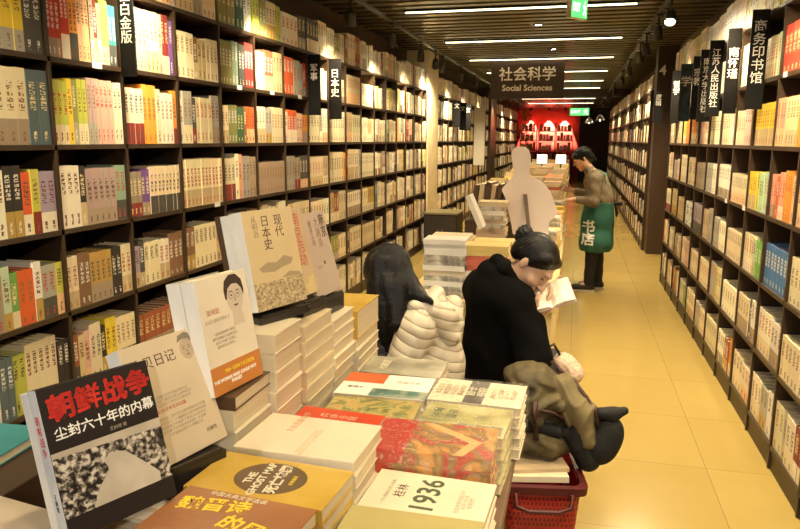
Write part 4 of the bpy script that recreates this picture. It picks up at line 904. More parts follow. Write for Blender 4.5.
def hand(w, fingers, palm, side=1, curl=.5, s=1.0, spread=.10):
    """wrist w, direction the fingers point, direction the palm faces; side +1 puts the thumb on local +x"""
    y = Vector(fingers).normalized(); z = -Vector(palm); z = (z - y * z.dot(y)).normalized(); x = y.cross(z) * side
    w = Vector(w); P = []
    def pt(a, b, c): return tuple(w + (x * a + y * b + z * c) * s)
    P.append(('c', pt(-.020, .035, 0), pt(-.026, .078, 0), .015 * s, .013 * s, .012)); P.append(('c', pt(.020, .035, 0), pt(.026, .078, 0), .016 * s, .013 * s, .012)); P.append(('c', pt(0, .020, 0), pt(0, .078, 0), .020 * s, .015 * s, .012))
    for i, (bx, L_) in enumerate(((.029, .070), (.010, .078), (-.010, .073), (-.028, .058))):
        a = Vector(pt(bx, .085, 0)); ang = (bx / .03) * spread; d = (y * math.cos(ang) + x * math.sin(ang)); r = .0088 * s
        for k, (fr, cu) in enumerate(((.45, .35), (.30, .75), (.25, 1.1))):
            t = curl * cu + curl * .3 * i * .3; dd = (d * math.cos(t) - z * math.sin(t)); b = a + dd * L_ * fr * s
            P.append(('c', tuple(a), tuple(b), r, r * .92, .003)); a = b; r *= .92
    a = Vector(pt(.028, .028, -.004)); d = (x * .75 + y * .62 - z * .30).normalized()
    for k, L_ in enumerate((.038, .030, .024)):
        b = a + d * L_ * s; P.append(('c', tuple(a), tuple(b), (.012 - .0015 * k) * s, (.0108 - .0012 * k) * s, .006)); a = b; d = (d * .8 + y * .45 - z * .25 * curl).normalized()
    return P
def off(parent):
    return np.array(parent.location)
_soft = soft
def body(name, m, parent, prims, **k):
    o = _soft(name, m, parent, prims, **k)
    if parent is not None:
        q = np.zeros(len(o.data.vertices) * 3, np.float32); o.data.vertices.foreach_get('co', q); q = q.reshape(-1, 3) - np.array(parent.location, np.float32); o.data.vertices.foreach_set('co', q.ravel()); o.data.update()
    return o
def wb(mb, name, m, parent, **k):
    o = mb.build(name, m, parent, **k); o.location = tuple(-x for x in parent.location); return o
def face_bits(root, cen, R, s=1.0):
    for sx in (-1, 1):
        o = body('eye', M_eye, root, xf([('c', (sx * .022, .0835, .008), (sx * .040, .0775, .008), .0035, .0030)], cen, R, s), h=.002, k=.003, smooth_it=0)
        o = body('eyebrow', M_browm, root, xf([('c', (sx * .016, .0895, .028), (sx * .045, .079, .030), .0030, .002)], cen, R, s), h=.002, k=.003, smooth_it=0)
    body('lips', M_lipm, root, xf([('c', (-.016, .0965, -.057), (.016, .0965, -.057), .0045, .0045)], cen, R, s), h=.002, k=.003, smooth_it=0)
def stool(x, y, h, label):
    r = empty('stool', (x, y, 0), label, 'stool', 'stools of the readers')
    MB().lathe([(0, h), (.15, h), (.165, h - .012), (.165, h - .035), (0, h - .035)], n=28).build('seat', M_ttop, r)
    for i in range(4):
        a = PI / 4 + i * PI / 2; MB().cyl((.12 * math.cos(a), .12 * math.sin(a), h - .035), (.16 * math.cos(a), .16 * math.sin(a), 0), .014, .012, n=10).build('leg', M_dmetal, r)

# ---- reader in the cream quilted jacket: sits turned to the bookcase, head bowed
r = empty('person', (-.48, 2.62, 0), 'seated person with long black hair in a cream quilted jacket, bowing', 'person')
hc = (-.70, 2.64, 1.135); R = axes((-.72, .12, .66), (-.55, .18, -.80))
pr_ = xf(HEAD, hc, R) + [('c', (-.58, 2.65, 1.03), (-.67, 2.645, 1.10), .050, .050, .03), ('c', (-.53, 2.66, .58), (-.535, 2.66, .85), .11, .10, .04), ('c', (-.535, 2.66, .85), (-.555, 2.65, .98), .10, .075, .04),
       ('c', (-.565, 2.53, .98), (-.555, 2.79, .98), .045, .045, .04), ('c', (-.57, 2.49, .96), (-.62, 2.43, .76), .043, .036, .02), ('c', (-.62, 2.43, .76), (-.77, 2.50, .80), .036, .026, .02),
       ('c', (-.57, 2.83, .96), (-.63, 2.87, .78), .043, .036, .02), ('c', (-.63, 2.87, .78), (-.80, 2.74, .82), .036, .026, .02)]
pr_ += hand((-.77, 2.50, .80), (-1, .35, .15), (0, .5, .8), 1, .7) + hand((-.80, 2.74, .82), (-1, -.3, .1), (0, -.4, .8), -1, .7)
for s, kx, ky in ((-.09, -.88, 2.66), (.10, -.86, 2.86)):
    pr_ += [('c', (-.47, 2.68 + s, .54), (kx, ky, .50), .085, .060, .03), ('c', (kx, ky, .50), (kx + .04, ky, .10), .055, .036, .02), ('c', (kx + .04, ky, .06), (kx - .10, ky, .04), .036, .028, .02)]
body('body', M_skin, r, pr_, h=.0055, k=.02); face_bits(r, hc, R)
def quilt(X, Y, Z):
    t = Z * 1.0 + (X + .45) * .55 + (Y - 2.6) * .10
    return .0012 * np.sin(X * 60 + Z * 35) * np.sin(Y * 40) + .0015 * np.sin(X * 90 + Y * 60) * np.sin(Z * 70)
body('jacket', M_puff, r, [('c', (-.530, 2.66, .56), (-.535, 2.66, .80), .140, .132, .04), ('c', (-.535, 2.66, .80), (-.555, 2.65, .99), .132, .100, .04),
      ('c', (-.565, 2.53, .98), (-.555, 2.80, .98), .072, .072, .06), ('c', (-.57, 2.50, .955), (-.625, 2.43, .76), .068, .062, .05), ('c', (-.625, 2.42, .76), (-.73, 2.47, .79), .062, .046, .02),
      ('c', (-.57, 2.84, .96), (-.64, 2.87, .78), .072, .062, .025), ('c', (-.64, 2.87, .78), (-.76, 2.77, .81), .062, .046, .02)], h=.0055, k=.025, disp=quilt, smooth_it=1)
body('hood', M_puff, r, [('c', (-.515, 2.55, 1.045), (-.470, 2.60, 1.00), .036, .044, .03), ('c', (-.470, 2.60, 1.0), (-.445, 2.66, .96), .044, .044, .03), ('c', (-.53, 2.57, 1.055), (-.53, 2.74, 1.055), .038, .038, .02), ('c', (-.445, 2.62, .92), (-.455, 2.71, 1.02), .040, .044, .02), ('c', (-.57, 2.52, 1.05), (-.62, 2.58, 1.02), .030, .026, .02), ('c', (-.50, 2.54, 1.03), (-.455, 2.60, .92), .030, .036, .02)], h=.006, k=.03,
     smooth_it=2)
hp = [('e', tuple(Vector(hc) + R @ Vector((0, -.022, .034))), (.086, .108, .096), tuple(R.to_euler()), .03)]
for i in range(15):       # locks that fall forward around the bowed face
    a = i / 14; sx = -.075 + .15 * a
    p0 = Vector(hc) + R @ Vector((sx, -.01 - .05 * abs(sx) / .075, .080 - .35 * abs(sx))); p1 = Vector((-.705 + .04 * math.sin(i * 2.1), 2.60 + sx * .9 - .03, 1.0 + .015 * math.sin(i * 1.7))); p2 = Vector((-.685 + .035 * math.sin(i * 1.3 + 1), 2.56 + sx * .7 - .02, .84 + .04 * math.sin(i * 2.7)))
    hp += [('c', tuple(p0), tuple(p1), .036, .032, .015), ('c', tuple(p1), tuple(p2), .032, .009, .012)]
hp += [('c', (-.66, 2.60, 1.16), (-.575, 2.56, 1.09), .060, .040, .03), ('c', (-.575, 2.56, 1.09), (-.505, 2.52, 1.075), .030, .010, .02), ('c', (-.64, 2.54, 1.12), (-.63, 2.47, .99), .045, .030, .02), ('c', (-.68, 2.53, 1.12), (-.68, 2.49, .96), .050, .036, .02), ('c', (-.74, 2.60, 1.10), (-.74, 2.57, .99), .045, .026, .02)]
body('hair', M_hair, r, hp, h=.005, k=.02, disp=lambda X, Y, Z: .0016 * np.sin((X * 1.2 + Y * .8) * 420 + 4 * np.sin(Z * 11 + X * 9)) + .002 * np.sin(X * 130 + 3 * np.sin(Z * 17)), smooth_it=1)
for s, kx, ky in ((-.09, -.88, 2.66), (.10, -.86, 2.86)):
    body('trouser_leg', M_trous, r, [('c', (-.47, 2.68 + s, .55), (kx, ky, .51), .105, .078, .03), ('c', (kx, ky, .51), (kx + .04, ky, .13), .074, .055, .03)], h=.009, k=.03)
    body('shoe', M_shoe, r, [('c', (kx + .05, ky, .055), (kx - .12, ky, .045), .050, .040, .02)], h=.007, k=.02)
body('scarf', mat('black_white_scarf', (.03, .028, .03), .7, noise=.9, nscale=60), r, [('c', (-.70, 2.50, .88), (-.70, 2.47, .78), .035, .040, .02), ('c', (-.70, 2.47, .78), (-.66, 2.44, .73), .034, .02, .02)], h=.005, k=.02, disp=lambda X, Y, Z: .006 * np.sin(X * 140) * np.sin(Z * 150 + Y * 90))
stool(-.53, 2.67, .41, 'round stool under the reader in the cream jacket')
bk = empty('book', None, 'open book on the knees of the reader in the cream jacket', 'book', M=frame((-.90, 2.66, .90), (-.25, .97, 0), (.9, .2, .38), Vector((-.25, .97, 0)).cross(Vector((.9, .2, .38))).normalized()))
MB().box(-.15, .15, -.105, .105, -.004, 0).build('cover', C_mauve, bk); MB().poly([(-.147, 0), (0, -.004), (.147, 0), (.147, .008), (.08, .016), (0, .006), (-.08, .016), (-.147, .008)], -.10, .10, M=Matrix.Rotation(PI / 2, 4, 'X')).build('page_block', PAGES, bk)

# ---- reader in the black coat
r = empty('person', (-.28, 2.98, 0), 'seated person in a black coat with a hair bun, reading an open book', 'person')
hc = (-.155, 2.93, 1.165); R = axes((.80, -.08, .60), (.50, -.34, -.80))
sr = (-.215, 2.86, 1.015); sl = (-.385, 3.06, 1.02); er = (-.13, 2.80, .80); wr = (-.135, 2.86, .935); el = (-.22, 3.22, .84); wl = (-.10, 3.05, .985)
pr_ = xf(HEAD, hc, R) + [('c', (-.29, 2.97, 1.08), (-.195, 2.95, 1.13), .055, .050, .03), ('c', (-.30, 3.0, .60), (-.31, 2.98, .88), .13, .12, .05), ('c', (-.31, 2.98, .88), (-.295, 2.97, 1.03), .12, .11, .05),
       ('c', sr, sl, .05, .05, .04), ('c', sr, er, .045, .038, .02), ('c', er, wr, .036, .026, .02), ('c', sl, el, .045, .038, .02), ('c', el, wl, .036, .026, .02)]
pr_ += hand(wr, (.55, .30, .75), (-.35, .45, .6), -1, .5) + hand(wl, (.75, -.45, .35), (-.3, -.6, .5), 1, .6)
KN = [((-.24, 2.94, .55), (-.075, 3.32, .60), (-.03, 3.50, .11)), ((-.38, 3.06, .55), (-.27, 3.44, .53), (-.22, 3.56, .11))]
for h_, kn, an in KN: pr_ += [('c', h_, kn, .085, .060, .03), ('c', kn, an, .055, .036, .02), ('c', an, (an[0] + .02, an[1] + .12, .045), .034, .028, .02)]
body('body', M_skin, r, pr_, h=.005, k=.018); face_bits(r, hc, R)
fold = lambda X, Y, Z: .004 * np.sin(Z * 28 + X * 40) * np.sin(Y * 30 + Z * 15)
body('coat', M_coat, r, [('c', (-.285, 3.0, .57), (-.29, 2.98, .80), .160, .150, .05), ('c', (-.29, 2.98, .80), (-.295, 2.96, 1.02), .150, .135, .06), ('c', (-.305, 2.95, 1.03), (-.315, 2.94, 1.12), .115, .062, .06), ('c', sr, sl, .076, .076, .08),
      ('c', sr, er, .080, .068, .03), ('c', er, wr, .066, .042, .03), ('c', sl, el, .080, .066, .03), ('c', el, wl, .064, .042, .03), ('c', (-.26, 2.98, .56), (-.19, 3.12, .57), .13, .10, .05)], h=.0065, k=.03, disp=fold)
body('collar', M_coat, r, [('c', (-.305, 2.93, 1.170), (-.27, 2.885, 1.145), .030, .028, .02), ('c', (-.305, 2.93, 1.170), (-.28, 3.01, 1.14), .030, .028, .02), ('c', (-.27, 2.885, 1.145), (-.19, 2.885, 1.06), .028, .022, .02), ('c', (-.28, 3.01, 1.14), (-.2, 3.02, 1.07), .028, .022, .02)], h=.006, k=.025)
hb = Vector(hc); hp = [('e', tuple(hb + R @ Vector((0, -.026, .040))), (.086, .098, .086), tuple(R.to_euler()), .02), ('e', tuple(hb + R @ Vector((0, -.078, .0))), (.066, .045, .060), tuple(R.to_euler()), .02),
      ('c', tuple(hb + R @ Vector((-.06, .035, .072))), tuple(hb + R @ Vector((.06, .035, .072))), .026, .026, .02), ('c', tuple(hb + R @ Vector((.062, .01, .05))), tuple(hb + R @ Vector((.070, .0, .008))), .020, .012, .015), ('c', tuple(hb + R @ Vector((-.062, .02, .045))), tuple(hb + R @ Vector((-.070, .0, .008))), .020, .012, .015)]
body('hair', M_hair, r, hp, h=.005, k=.02, disp=lambda X, Y, Z: .0009 * np.sin((X * .6 - Z) * 420 + 2 * np.sin(Y * 40)), smooth_it=1)
bc = hb + R @ Vector((0.0, -.128, .035))
body('hair_bun', M_hair, r, [('e', tuple(bc), (.040, .042, .040), None, .01), ('e', tuple(bc + Vector((-.022, 0, -.012))), (.022, .024, .020), None, .01), ('e', tuple(bc + Vector((.008, 0, .026))), (.020, .02, .018), None, .01), ('c', tuple(bc), tuple(hb + R @ Vector((0, -.08, .01))), .022, .03, .02)], h=.004, k=.012, disp=lambda X, Y, Z: .002 * np.sin(X * 300 + Z * 200))
for h_, kn, an in KN:
    body('trouser_leg', M_trous, r, [('c', h_, kn, .105, .080, .03), ('c', kn, (an[0], an[1], .14), .076, .055, .03)], h=.008, k=.03, disp=fold)
    body('shoe', M_shoe, r, [('c', (an[0], an[1], .055), (an[0] + .03, an[1] + .15, .045), .048, .040, .02)], h=.007, k=.02)
stool(-.31, 2.99, .40, 'round stool under the reader in the black coat')
# the open book in her hands
wv = Vector((.92, .10, .33)).normalized(); nv = Vector((-.25, -.50, .80)); nv = (nv - wv * nv.dot(wv)).normalized(); hv = nv.cross(wv)
bk = empty('book', None, 'open pale book held up by the reader in the black coat', 'book', M=frame((-.082, 2.895, 1.040), wv, hv, nv))
def leaf_half(s):
    pts = [(0, 0), (s * .02, .012), (s * .05, .016), (s * .095, .010), (s * .095, .004), (s * .05, .004), (0, -.003)]
    return pts if s > 0 else pts[::-1]
Mx = Matrix(((1, 0, 0, 0), (0, 0, 1, 0), (0, 1, 0, 0), (0, 0, 0, 1)))
for s in (-1, 1): MB().poly([(x, z) for x, z in leaf_half(s)], -.072, .072, M=Mx).build('page_block', mat('book_paper', (.80, .70, .56), .8), bk)
MB().poly([(-.098, .003), (0, -.005), (.098, .003), (.098, .0015), (0, -.0068), (-.098, .0015)], -.075, .075, M=Mx).build('cover', mat('pink_cover', (.66, .42, .34), .5), bk)
# fluffy pale bag beside her knee
rb = empty('handbag', (0.0, 3.28, 0), 'fluffy pale pink bag on the lap of the reader in black', 'bag')
fz = mat('pale_pink_fleece', (.62, .44, .34), .95, noise=.2, nscale=60, bump=1.0, bscale=120)
body('pouch', fz, rb, [('e', (-.005, 3.26, .635), (.062, .07, .05), (0, .5, 0), .02), ('e', (.03, 3.24, .600), (.05, .06, .05), None, .02)], h=.005, k=.02, disp=lambda X, Y, Z: .004 * np.sin(X * 170) * np.sin(Y * 160) * np.sin(Z * 150), smooth_it=0)
wb(MB().tube([(-.03, 3.24, .68), (-.06, 3.22, .74), (-.10, 3.2, .72)], .007), 'strap', M_shoe, rb)

# ---- shop assistant
M_shirt = mat('grey_brown_plaid', (.20, .155, .10), .8, noise=.25, nscale=25); M_apron = mat('green_apron_cloth', (.022, .125, .090), .75, bump=.1, bscale=200)
r = empty('person', (.25, 8.05, 0), 'standing shop assistant with black hair in a green apron, bending over books', 'person')
hc = (.065, 8.05, 1.475); R = axes((-.50, 0, .86), (-.84, -.10, -.50))
pr_ = xf(HEAD, hc, R, 1.0) + [('c', (.17, 8.05, 1.33), (.10, 8.05, 1.42), .052, .05, .03), ('c', (.26, 8.05, .86), (.27, 8.05, 1.05), .12, .105, .05), ('c', (.27, 8.05, 1.05), (.22, 8.05, 1.24), .105, .11, .05),
       ('c', (.205, 7.90, 1.27), (.205, 8.20, 1.27), .05, .05, .04), ('c', (.20, 7.88, 1.26), (.20, 7.84, 1.01), .045, .038, .02), ('c', (.20, 7.84, 1.01), (.0, 7.88, 1.04), .036, .026, .02),
       ('c', (.20, 8.22, 1.26), (.16, 8.26, 1.03), .045, .038, .02), ('c', (.16, 8.26, 1.03), (-.03, 8.18, 1.12), .036, .026, .02)]
pr_ += hand((.0, 7.88, 1.04), (-1, .1, -.1), (0, .2, -1), 1, .5) + hand((-.03, 8.18, 1.12), (-1, -.1, .2), (0, -1, 0), -1, .7)
LG = [((.24, 8.00, .82), (.22, 7.98, .47), (.20, 7.97, .09), (.04, 7.96)), ((.27, 8.12, .82), (.28, 8.13, .47), (.30, 8.14, .09), (.14, 8.13))]
for h_, kn, an, ft in LG: pr_ += [('c', h_, kn, .085, .058, .03), ('c', kn, an, .055, .036, .02), ('c', an, (ft[0], ft[1], .035), .036, .025, .02)]
body('body', M_skin, r, pr_, h=.0065, k=.02); face_bits(r, hc, R)
body('shirt', M_shirt, r, [('c', (.265, 8.05, .90), (.275, 8.05, 1.05), .145, .135, .05), ('c', (.275, 8.05, 1.05), (.225, 8.05, 1.22), .135, .135, .05), ('c', (.205, 7.92, 1.265), (.205, 8.18, 1.265), .082, .082, .05), ('c', (.17, 8.05, 1.32), (.14, 8.05, 1.36), .065, .06, .02),
      ('c', (.20, 7.88, 1.25), (.205, 7.83, 1.02), .070, .060, .03), ('c', (.205, 7.83, 1.02), (.05, 7.87, 1.035), .056, .042, .03), ('c', (.20, 8.22, 1.25), (.165, 8.27, 1.04), .070, .058, .03), ('c', (.165, 8.27, 1.04), (.02, 8.20, 1.10), .056, .042, .03)], h=.008, k=.03, disp=lambda X, Y, Z: .004 * np.sin(Z * 45 + X * 30) * np.sin(Y * 30))
def aprond(X, Y, Z):
    a = np.arctan2(Y - 8.05, X - .26); return .006 * np.sin(a * 9 + Z * 3) * np.clip((1.0 - Z) * 2, 0, 1)
ap = body('apron', M_apron, r, [('c', (.265, 8.05, 1.0), (.26, 8.05, .80), .158, .170, .05), ('c', (.26, 8.05, .80), (.255, 8.05, .55), .170, .185, .05), ('c', (.26, 7.98, .55), (.25, 8.12, .55), .16, .16, .05)], h=.008, k=.03, disp=aprond,
      carve=lambda X, Y, Z: np.maximum(np.maximum(.46 - Z, Z - 1.0), -1))
body('apron_strap', M_apron, r, [('c', (.345, 7.97, 1.0), (.30, 7.96, 1.30), .020, .016, .01), ('c', (.30, 7.96, 1.30), (.22, 8.0, 1.345), .018, .018, .01), ('c', (.33, 8.12, 1.30), (.22, 8.1, 1.345), .018, .018, .01), ('c', (.36, 8.13, 1.0), (.33, 8.12, 1.30), .02, .016, .01)], h=.006, k=.01)
body('apron_bow', M_trous, r, [('c', (.435, 8.0, .99), (.49, 7.93, 1.0), .010, .022, .01), ('c', (.435, 8.0, .99), (.49, 8.07, .98), .010, .022, .01), ('c', (.435, 8.0, .99), (.46, 7.98, .86), .010, .012, .01), ('c', (.435, 8.0, .99), (.47, 8.03, .88), .010, .012, .01)], h=.005, k=.01)
hb = Vector(hc); Rr = tuple(R.to_euler())
body('hair', M_hair, r, [('e', tuple(hb + R @ Vector((0, -.024, .042))), (.088, .102, .086), Rr, .02), ('e', tuple(hb + R @ Vector((0, -.080, -.01))), (.070, .045, .075), Rr, .02), ('c', tuple(hb + R @ Vector((-.055, .06, .065))), tuple(hb + R @ Vector((.055, .06, .065))), .030, .030, .02), ('c', tuple(hb + R @ Vector((0, -.10, -.02))), tuple(hb + R @ Vector((0, -.115, -.07))), .035, .022, .02), ('c', tuple(hb + R @ Vector((.066, .01, .05))), tuple(hb + R @ Vector((.074, .0, -.02))), .022, .012, .015), ('c', tuple(hb + R @ Vector((-.066, .01, .05))), tuple(hb + R @ Vector((-.074, .0, -.02))), .022, .012, .015)], h=.006, k=.02)
for h_, kn, an, ft in LG:
    body('trouser_leg', M_trous, r, [('c', h_, kn, .085, .074, .03), ('c', kn, (an[0], an[1], .10), .072, .056, .03)], h=.008, k=.03, disp=fold)
    sh = body('shoe', M_shoe, r, [('c', (an[0] + .03, an[1], .055), (ft[0] - .02, ft[1], .045), .045, .034, .02), ('c', (an[0], an[1], .06), (an[0], an[1], .12), .045, .042, .02)], h=.006, k=.02, carve=lambda X, Y, Z: .022 - Z)
    wb(MB().poly([(an[0] + .075, an[1] - .03), (an[0] + .075, an[1] + .03), (an[0], an[1] + .042), (ft[0], ft[1] + .042), (ft[0] - .055, ft[1] + .015), (ft[0] - .055, ft[1] - .015), (ft[0], ft[1] - .042), (an[0], an[1] - .042)], .001, .023), 'sole', M_sole, r)
# lettering laid onto the apron cloth
from mathutils.bvhtree import BVHTree
def drape(body_, size, m, target, root, centre, M3):
    me = text_mesh(body_, size, 'CENTER', 0.0, .004, .95).copy(); me.materials.clear(); me.materials.append(m); bm = bmesh.new(); bm.from_mesh(me)
    bmesh.ops.subdivide_edges(bm, edges=bm.edges[:], cuts=1); bm.to_mesh(me); bm.free()
    bv = BVHTree.FromPolygons([v.co.copy() for v in target.data.vertices], [tuple(p.vertices) for p in target.data.polygons])
    for v in me.vertices:
        p = Vector(centre) + Vector((v.co.x, 0, v.co.y)) - Vector(root.location); hit = bv.ray_cast(p + Vector((0, -1, 0)), Vector((0, 1, 0)))
        v.co = (p.x, (hit[0].y if hit[0] else p.y) - .006, p.z)
    o = bpy.data.objects.new('lettering', me); COL.objects.link(o); o.parent = target; return o
drape('书\n店', .145, M_white, ap, r, (.165, 8, .665), None)

# ------------------------------------------------------------------ basket, rucksack
M_bred = mat('red_plastic', (.30, .010, .012), .35, coat=.3)
M_bdark = mat('dark_red_plastic', (.075, .006, .009), .5)
bx, by = -.085, 2.42; A = math.radians(10)
rb = empty('shopping_basket', (bx, by, 0), 'tall red plastic shopping basket beside the display table holding the rucksack', 'basket', rot=(0, 0, A))
def ringp(w, d, z, c=.03, n=5):
    out = []
    for sx, sy, a0 in ((1, 1, 0), (-1, 1, PI / 2), (-1, -1, PI), (1, -1, 1.5 * PI)):
        for i in range(n): a = a0 + (PI / 2) * i / (n - 1); out.append((sx * (w - c) + c * math.cos(a), sy * (d - c) + c * math.sin(a), z))
    return out
def shell(z0, z1, w0, d0, w1, d1, th=.004, n=20, floor_=True):
    mb = MB(); levels = 6; V = []; F = []
    for k in range(levels + 1):
        t = k / levels; V += ringp(w0 + (w1 - w0) * t, d0 + (d1 - d0) * t, z0 + (z1 - z0) * t)
    for k in range(levels + 1):
        t = 1 - k / levels; V += ringp(w0 + (w1 - w0) * t - th, d0 + (d1 - d0) * t - th, z0 + th + (z1 - z0 - th) * t)
    L_ = 2 * (levels + 1)
    for k in range(L_ - 1):
        for i in range(n): F.append((k * n + i, k * n + (i + 1) % n, (k + 1) * n + (i + 1) % n, (k + 1) * n + i))
    F.append(tuple(range(n - 1, -1, -1))); F.append(tuple(range((L_ - 1) * n, L_ * n))); mb.add(V, F); return mb
def perforated():
    m, nt, b = _new('perforated_red_plastic'); N = nt.nodes; L = nt.links; S(b, Base_Color=(.30, .010, .012, 1), Roughness=.35)
    tc = N.new('ShaderNodeTexCoord'); sp = N.new('ShaderNodeSeparateXYZ'); L.new(tc.outputs['Object'], sp.inputs[0])
    ad = N.new('ShaderNodeMath'); ad.operation = 'ADD'; L.new(sp.outputs[0], ad.inputs[0]); L.new(sp.outputs[1], ad.inputs[1]); cb = N.new('ShaderNodeCombineXYZ'); L.new(ad.outputs[0], cb.inputs[0]); L.new(sp.outputs[2], cb.inputs[1])
    br = N.new('ShaderNodeTexBrick'); br.inputs['Scale'].default_value = 1; br.inputs['Brick Width'].default_value = .014; br.inputs['Row Height'].default_value = .020; br.inputs['Mortar Size'].default_value = .0028
    br.inputs['Color1'].default_value = (.14, .006, .008, 1); br.inputs['Color2'].default_value = (.17, .006, .008, 1); br.inputs['Mortar'].default_value = (.42, .018, .018, 1); L.new(cb.outputs[0], br.inputs['Vector']); L.new(br.outputs[0], b.inputs['Base Color']); return m
shell(.055, .50, .100, .130, .132, .165).build('tub', perforated(), rb)
rim = MB(); V = ringp(.136, .166, .488) + ringp(.150, .180, .492) + ringp(.152, .182, .520) + ringp(.128, .158, .520); rim.add(V, [(k * 20 + i, k * 20 + (i + 1) % 20, ((k + 1) % 4) * 20 + (i + 1) % 20, ((k + 1) % 4) * 20 + i) for k in range(4) for i in range(20)]); rim.build('rim', M_bdark, rb)
MB().tube([(-.09, -.186, .500), (-.095, -.192, .455), (-.05, -.196, .440), (.05, -.196, .440), (.095, -.192, .455), (.09, -.186, .500)], .008, n=8).build('handle', M_bdark, rb, smooth=True)
for sx in (-1, 1):
    for sy in (-1, 1): MB().cyl((sx * .08 - .012, sy * .10, .026), (sx * .08 + .012, sy * .10, .026), .026, n=16).build('wheel', M_black, rb)
make_book(Matrix.Translation((-.115, 2.36, .5225)) @ Matrix.Rotation(.15, 4, 'Z') @ flatM(0, 0, 0, '-y', 4), .19, .25, .022, C_ivory, 'ivory book lying across the rim of the red basket')
make_book(Matrix.Translation((-.095, 2.37, .5450)) @ flatM(0, 0, 0, '-y', 18), .15, .21, .014, C_tan, 'tan booklet between ivory book and rucksack on the basket')
M_canv = mat('olive_brown_canvas', (.080, .058, .022), .7, noise=.6, nscale=14, bump=.4, bscale=50); M_canv2 = mat('pale_khaki_canvas', (.17, .13, .06), .8, noise=.2, nscale=14, bump=.3, bscale=60)
M_trimr = mat('oxblood_trim', (.035, .009, .007), .6); M_nyl = mat('black_nylon', (.004, .004, .005), .8, bump=.5, bscale=60)
r = empty('rucksack', (-.06, 2.46, .56), 'olive brown canvas rucksack with dark straps sitting on the red basket', 'rucksack')
crum = lambda X, Y, Z: .005 * (1 - np.abs(np.sin(Z * 30 + 2.2 * np.sin(X * 17) + 1.5 * np.sin(Y * 23)))) ** 2 + .004 * (1 - np.abs(np.sin(X * 36 - Z * 24 + 2.5 * np.sin(Z * 21)))) ** 2 + .003 * np.sin(X * 90 + 3 * np.sin(Z * 60)) - .006
body('main_bag', M_canv, r, [('e', (-.10, 2.47, .70), (.115, .095, .125), None, .04), ('e', (-.06, 2.46, .62), (.125, .10, .065), (0, .15, 0), .04), ('e', (-.115, 2.48, .80), (.10, .085, .075), (0, .1, 0), .04)], h=.006, k=.04, disp=crum)
body('top_flap', M_canv, r, [('e', (-.115, 2.45, .830), (.112, .095, .062), (0, .18, 0), .03), ('c', (-.17, 2.38, .78), (-.02, 2.37, .77), .035, .03, .03), ('c', (-.10, 2.365, .75), (-.09, 2.355, .71), .05, .03, .03)], h=.006, k=.03, disp=crum)
body('front_pocket', M_canv, r, [('e', (-.08, 2.375, .62), (.095, .045, .055), (0, .12, 0), .02)], h=.006, k=.02, disp=crum)
body('side_flap', M_canv2, r, [('c', (-.01, 2.43, .82), (.05, 2.41, .74), .045, .050, .04), ('c', (.05, 2.41, .74), (.08, 2.40, .64), .050, .034, .04)], h=.005, k=.03, disp=lambda X, Y, Z: .006 * (1 - np.abs(np.sin(Z * 34 + 2 * np.sin(X * 40) + Y * 20))) ** 2 + .003 * np.sin(X * 80 + Z * 30))
wb(MB().tube([(-.05, 2.50, .885), (-.02, 2.46, .87), (.03, 2.42, .845), (.07, 2.40, .80), (.105, 2.39, .75), (.12, 2.385, .70)], .009, n=8, flat=.6), 'shoulder_strap', M_trimr, r, smooth=True)
wb(MB().tube([(-.15, 2.365, .755), (-.10, 2.325, .765), (-.04, 2.335, .755), (.0, 2.355, .73)], .006, n=8), 'piping', M_trimr, r, smooth=True)
wb(MB().tube([(-.098, 2.330, .79), (-.094, 2.312, .75), (-.094, 2.318, .70), (-.09, 2.338, .65)], .010, n=8, flat=.5), 'buckle_strap', M_trimr, r, smooth=True)
body('dark_base_panel', M_nyl, r, [('c', (-.13, 2.372, .690), (-.02, 2.372, .672), .026, .022, .02), ('c', (.03, 2.40, .66), (.09, 2.42, .56), .035, .045, .02), ('c', (.035, 2.385, .74), (.05, 2.38, .62), .018, .022, .01)], h=.005, k=.02)
body('side_pouch', M_nyl, r, [('e', (.145, 2.44, .64), (.062, .05, .085), (0, .35, 0), .03), ('e', (.12, 2.43, .60), (.06, .05, .06), None, .03)], h=.005, k=.03)
body('pouch_flap', M_nyl, r, [('c', (.125, 2.42, .735), (.165, 2.43, .735), .022, .022, .02), ('c', (.165, 2.43, .73), (.205, 2.44, .745), .022, .015, .02)], h=.004, k=.02)
# ------------------------------------------------------------------ long display table beyond the readers
M_ytab = mat('pale_yellow_table_panel', (.62, .48, .24), .5, noise=.1, nscale=4)
def long_table(x0, x1, y0, y1, top, label):
    cx, cy = (x0 + x1) / 2, (y0 + y1) / 2; r = empty('display_table', (cx, cy, 0), label, 'table'); a, b = (x1 - x0) / 2, (y1 - y0) / 2
    MB().box(-a, a, -b, b, top - .04, top).build('tabletop', M_ytab, r, bevel=.004); MB().box(-a + .02, a - .02, -b + .03, b - .03, 0.0, top - .0405).build('body', M_ytab, r); return r
T2 = .76
long_table(-.98, -.075, 3.90, 8.10, T2, 'long pale yellow table of book piles in front of the shop assistant')
long_table(-1.15, -.15, 8.90, 14.2, T2, 'long pale yellow table of book piles beyond the shop assistant')
long_table(-1.15, -.15, 15.2, 19.4, T2, 'pale yellow book table under the far end of the ceiling')
FC = {'white': C_white, 'ivory': C_ivory, 'cream': C_cream, 'tan': C_tan, 'grey': C_grey, 'red': cov('cover_coral', (.62, .16, .10)), 'yellow': cov('cover_pale_yellow', (.72, .55, .20)), 'gold': cov('cover_gold', (.66, .42, .06)), 'brown': C_dbrown,
      'green': cov('cover_leaf', (.20, .24, .10)), 'banded': art('cover_grey_banded', [(.35, (.10, .09, .08)), (.5, (.5, .47, .4)), (.65, (.78, .74, .64))], 18, coat=.2), 'pink': cov('cover_rose', (.58, .30, .24)), 'blue': cov('cover_dusk_blue', (.12, .16, .22))}
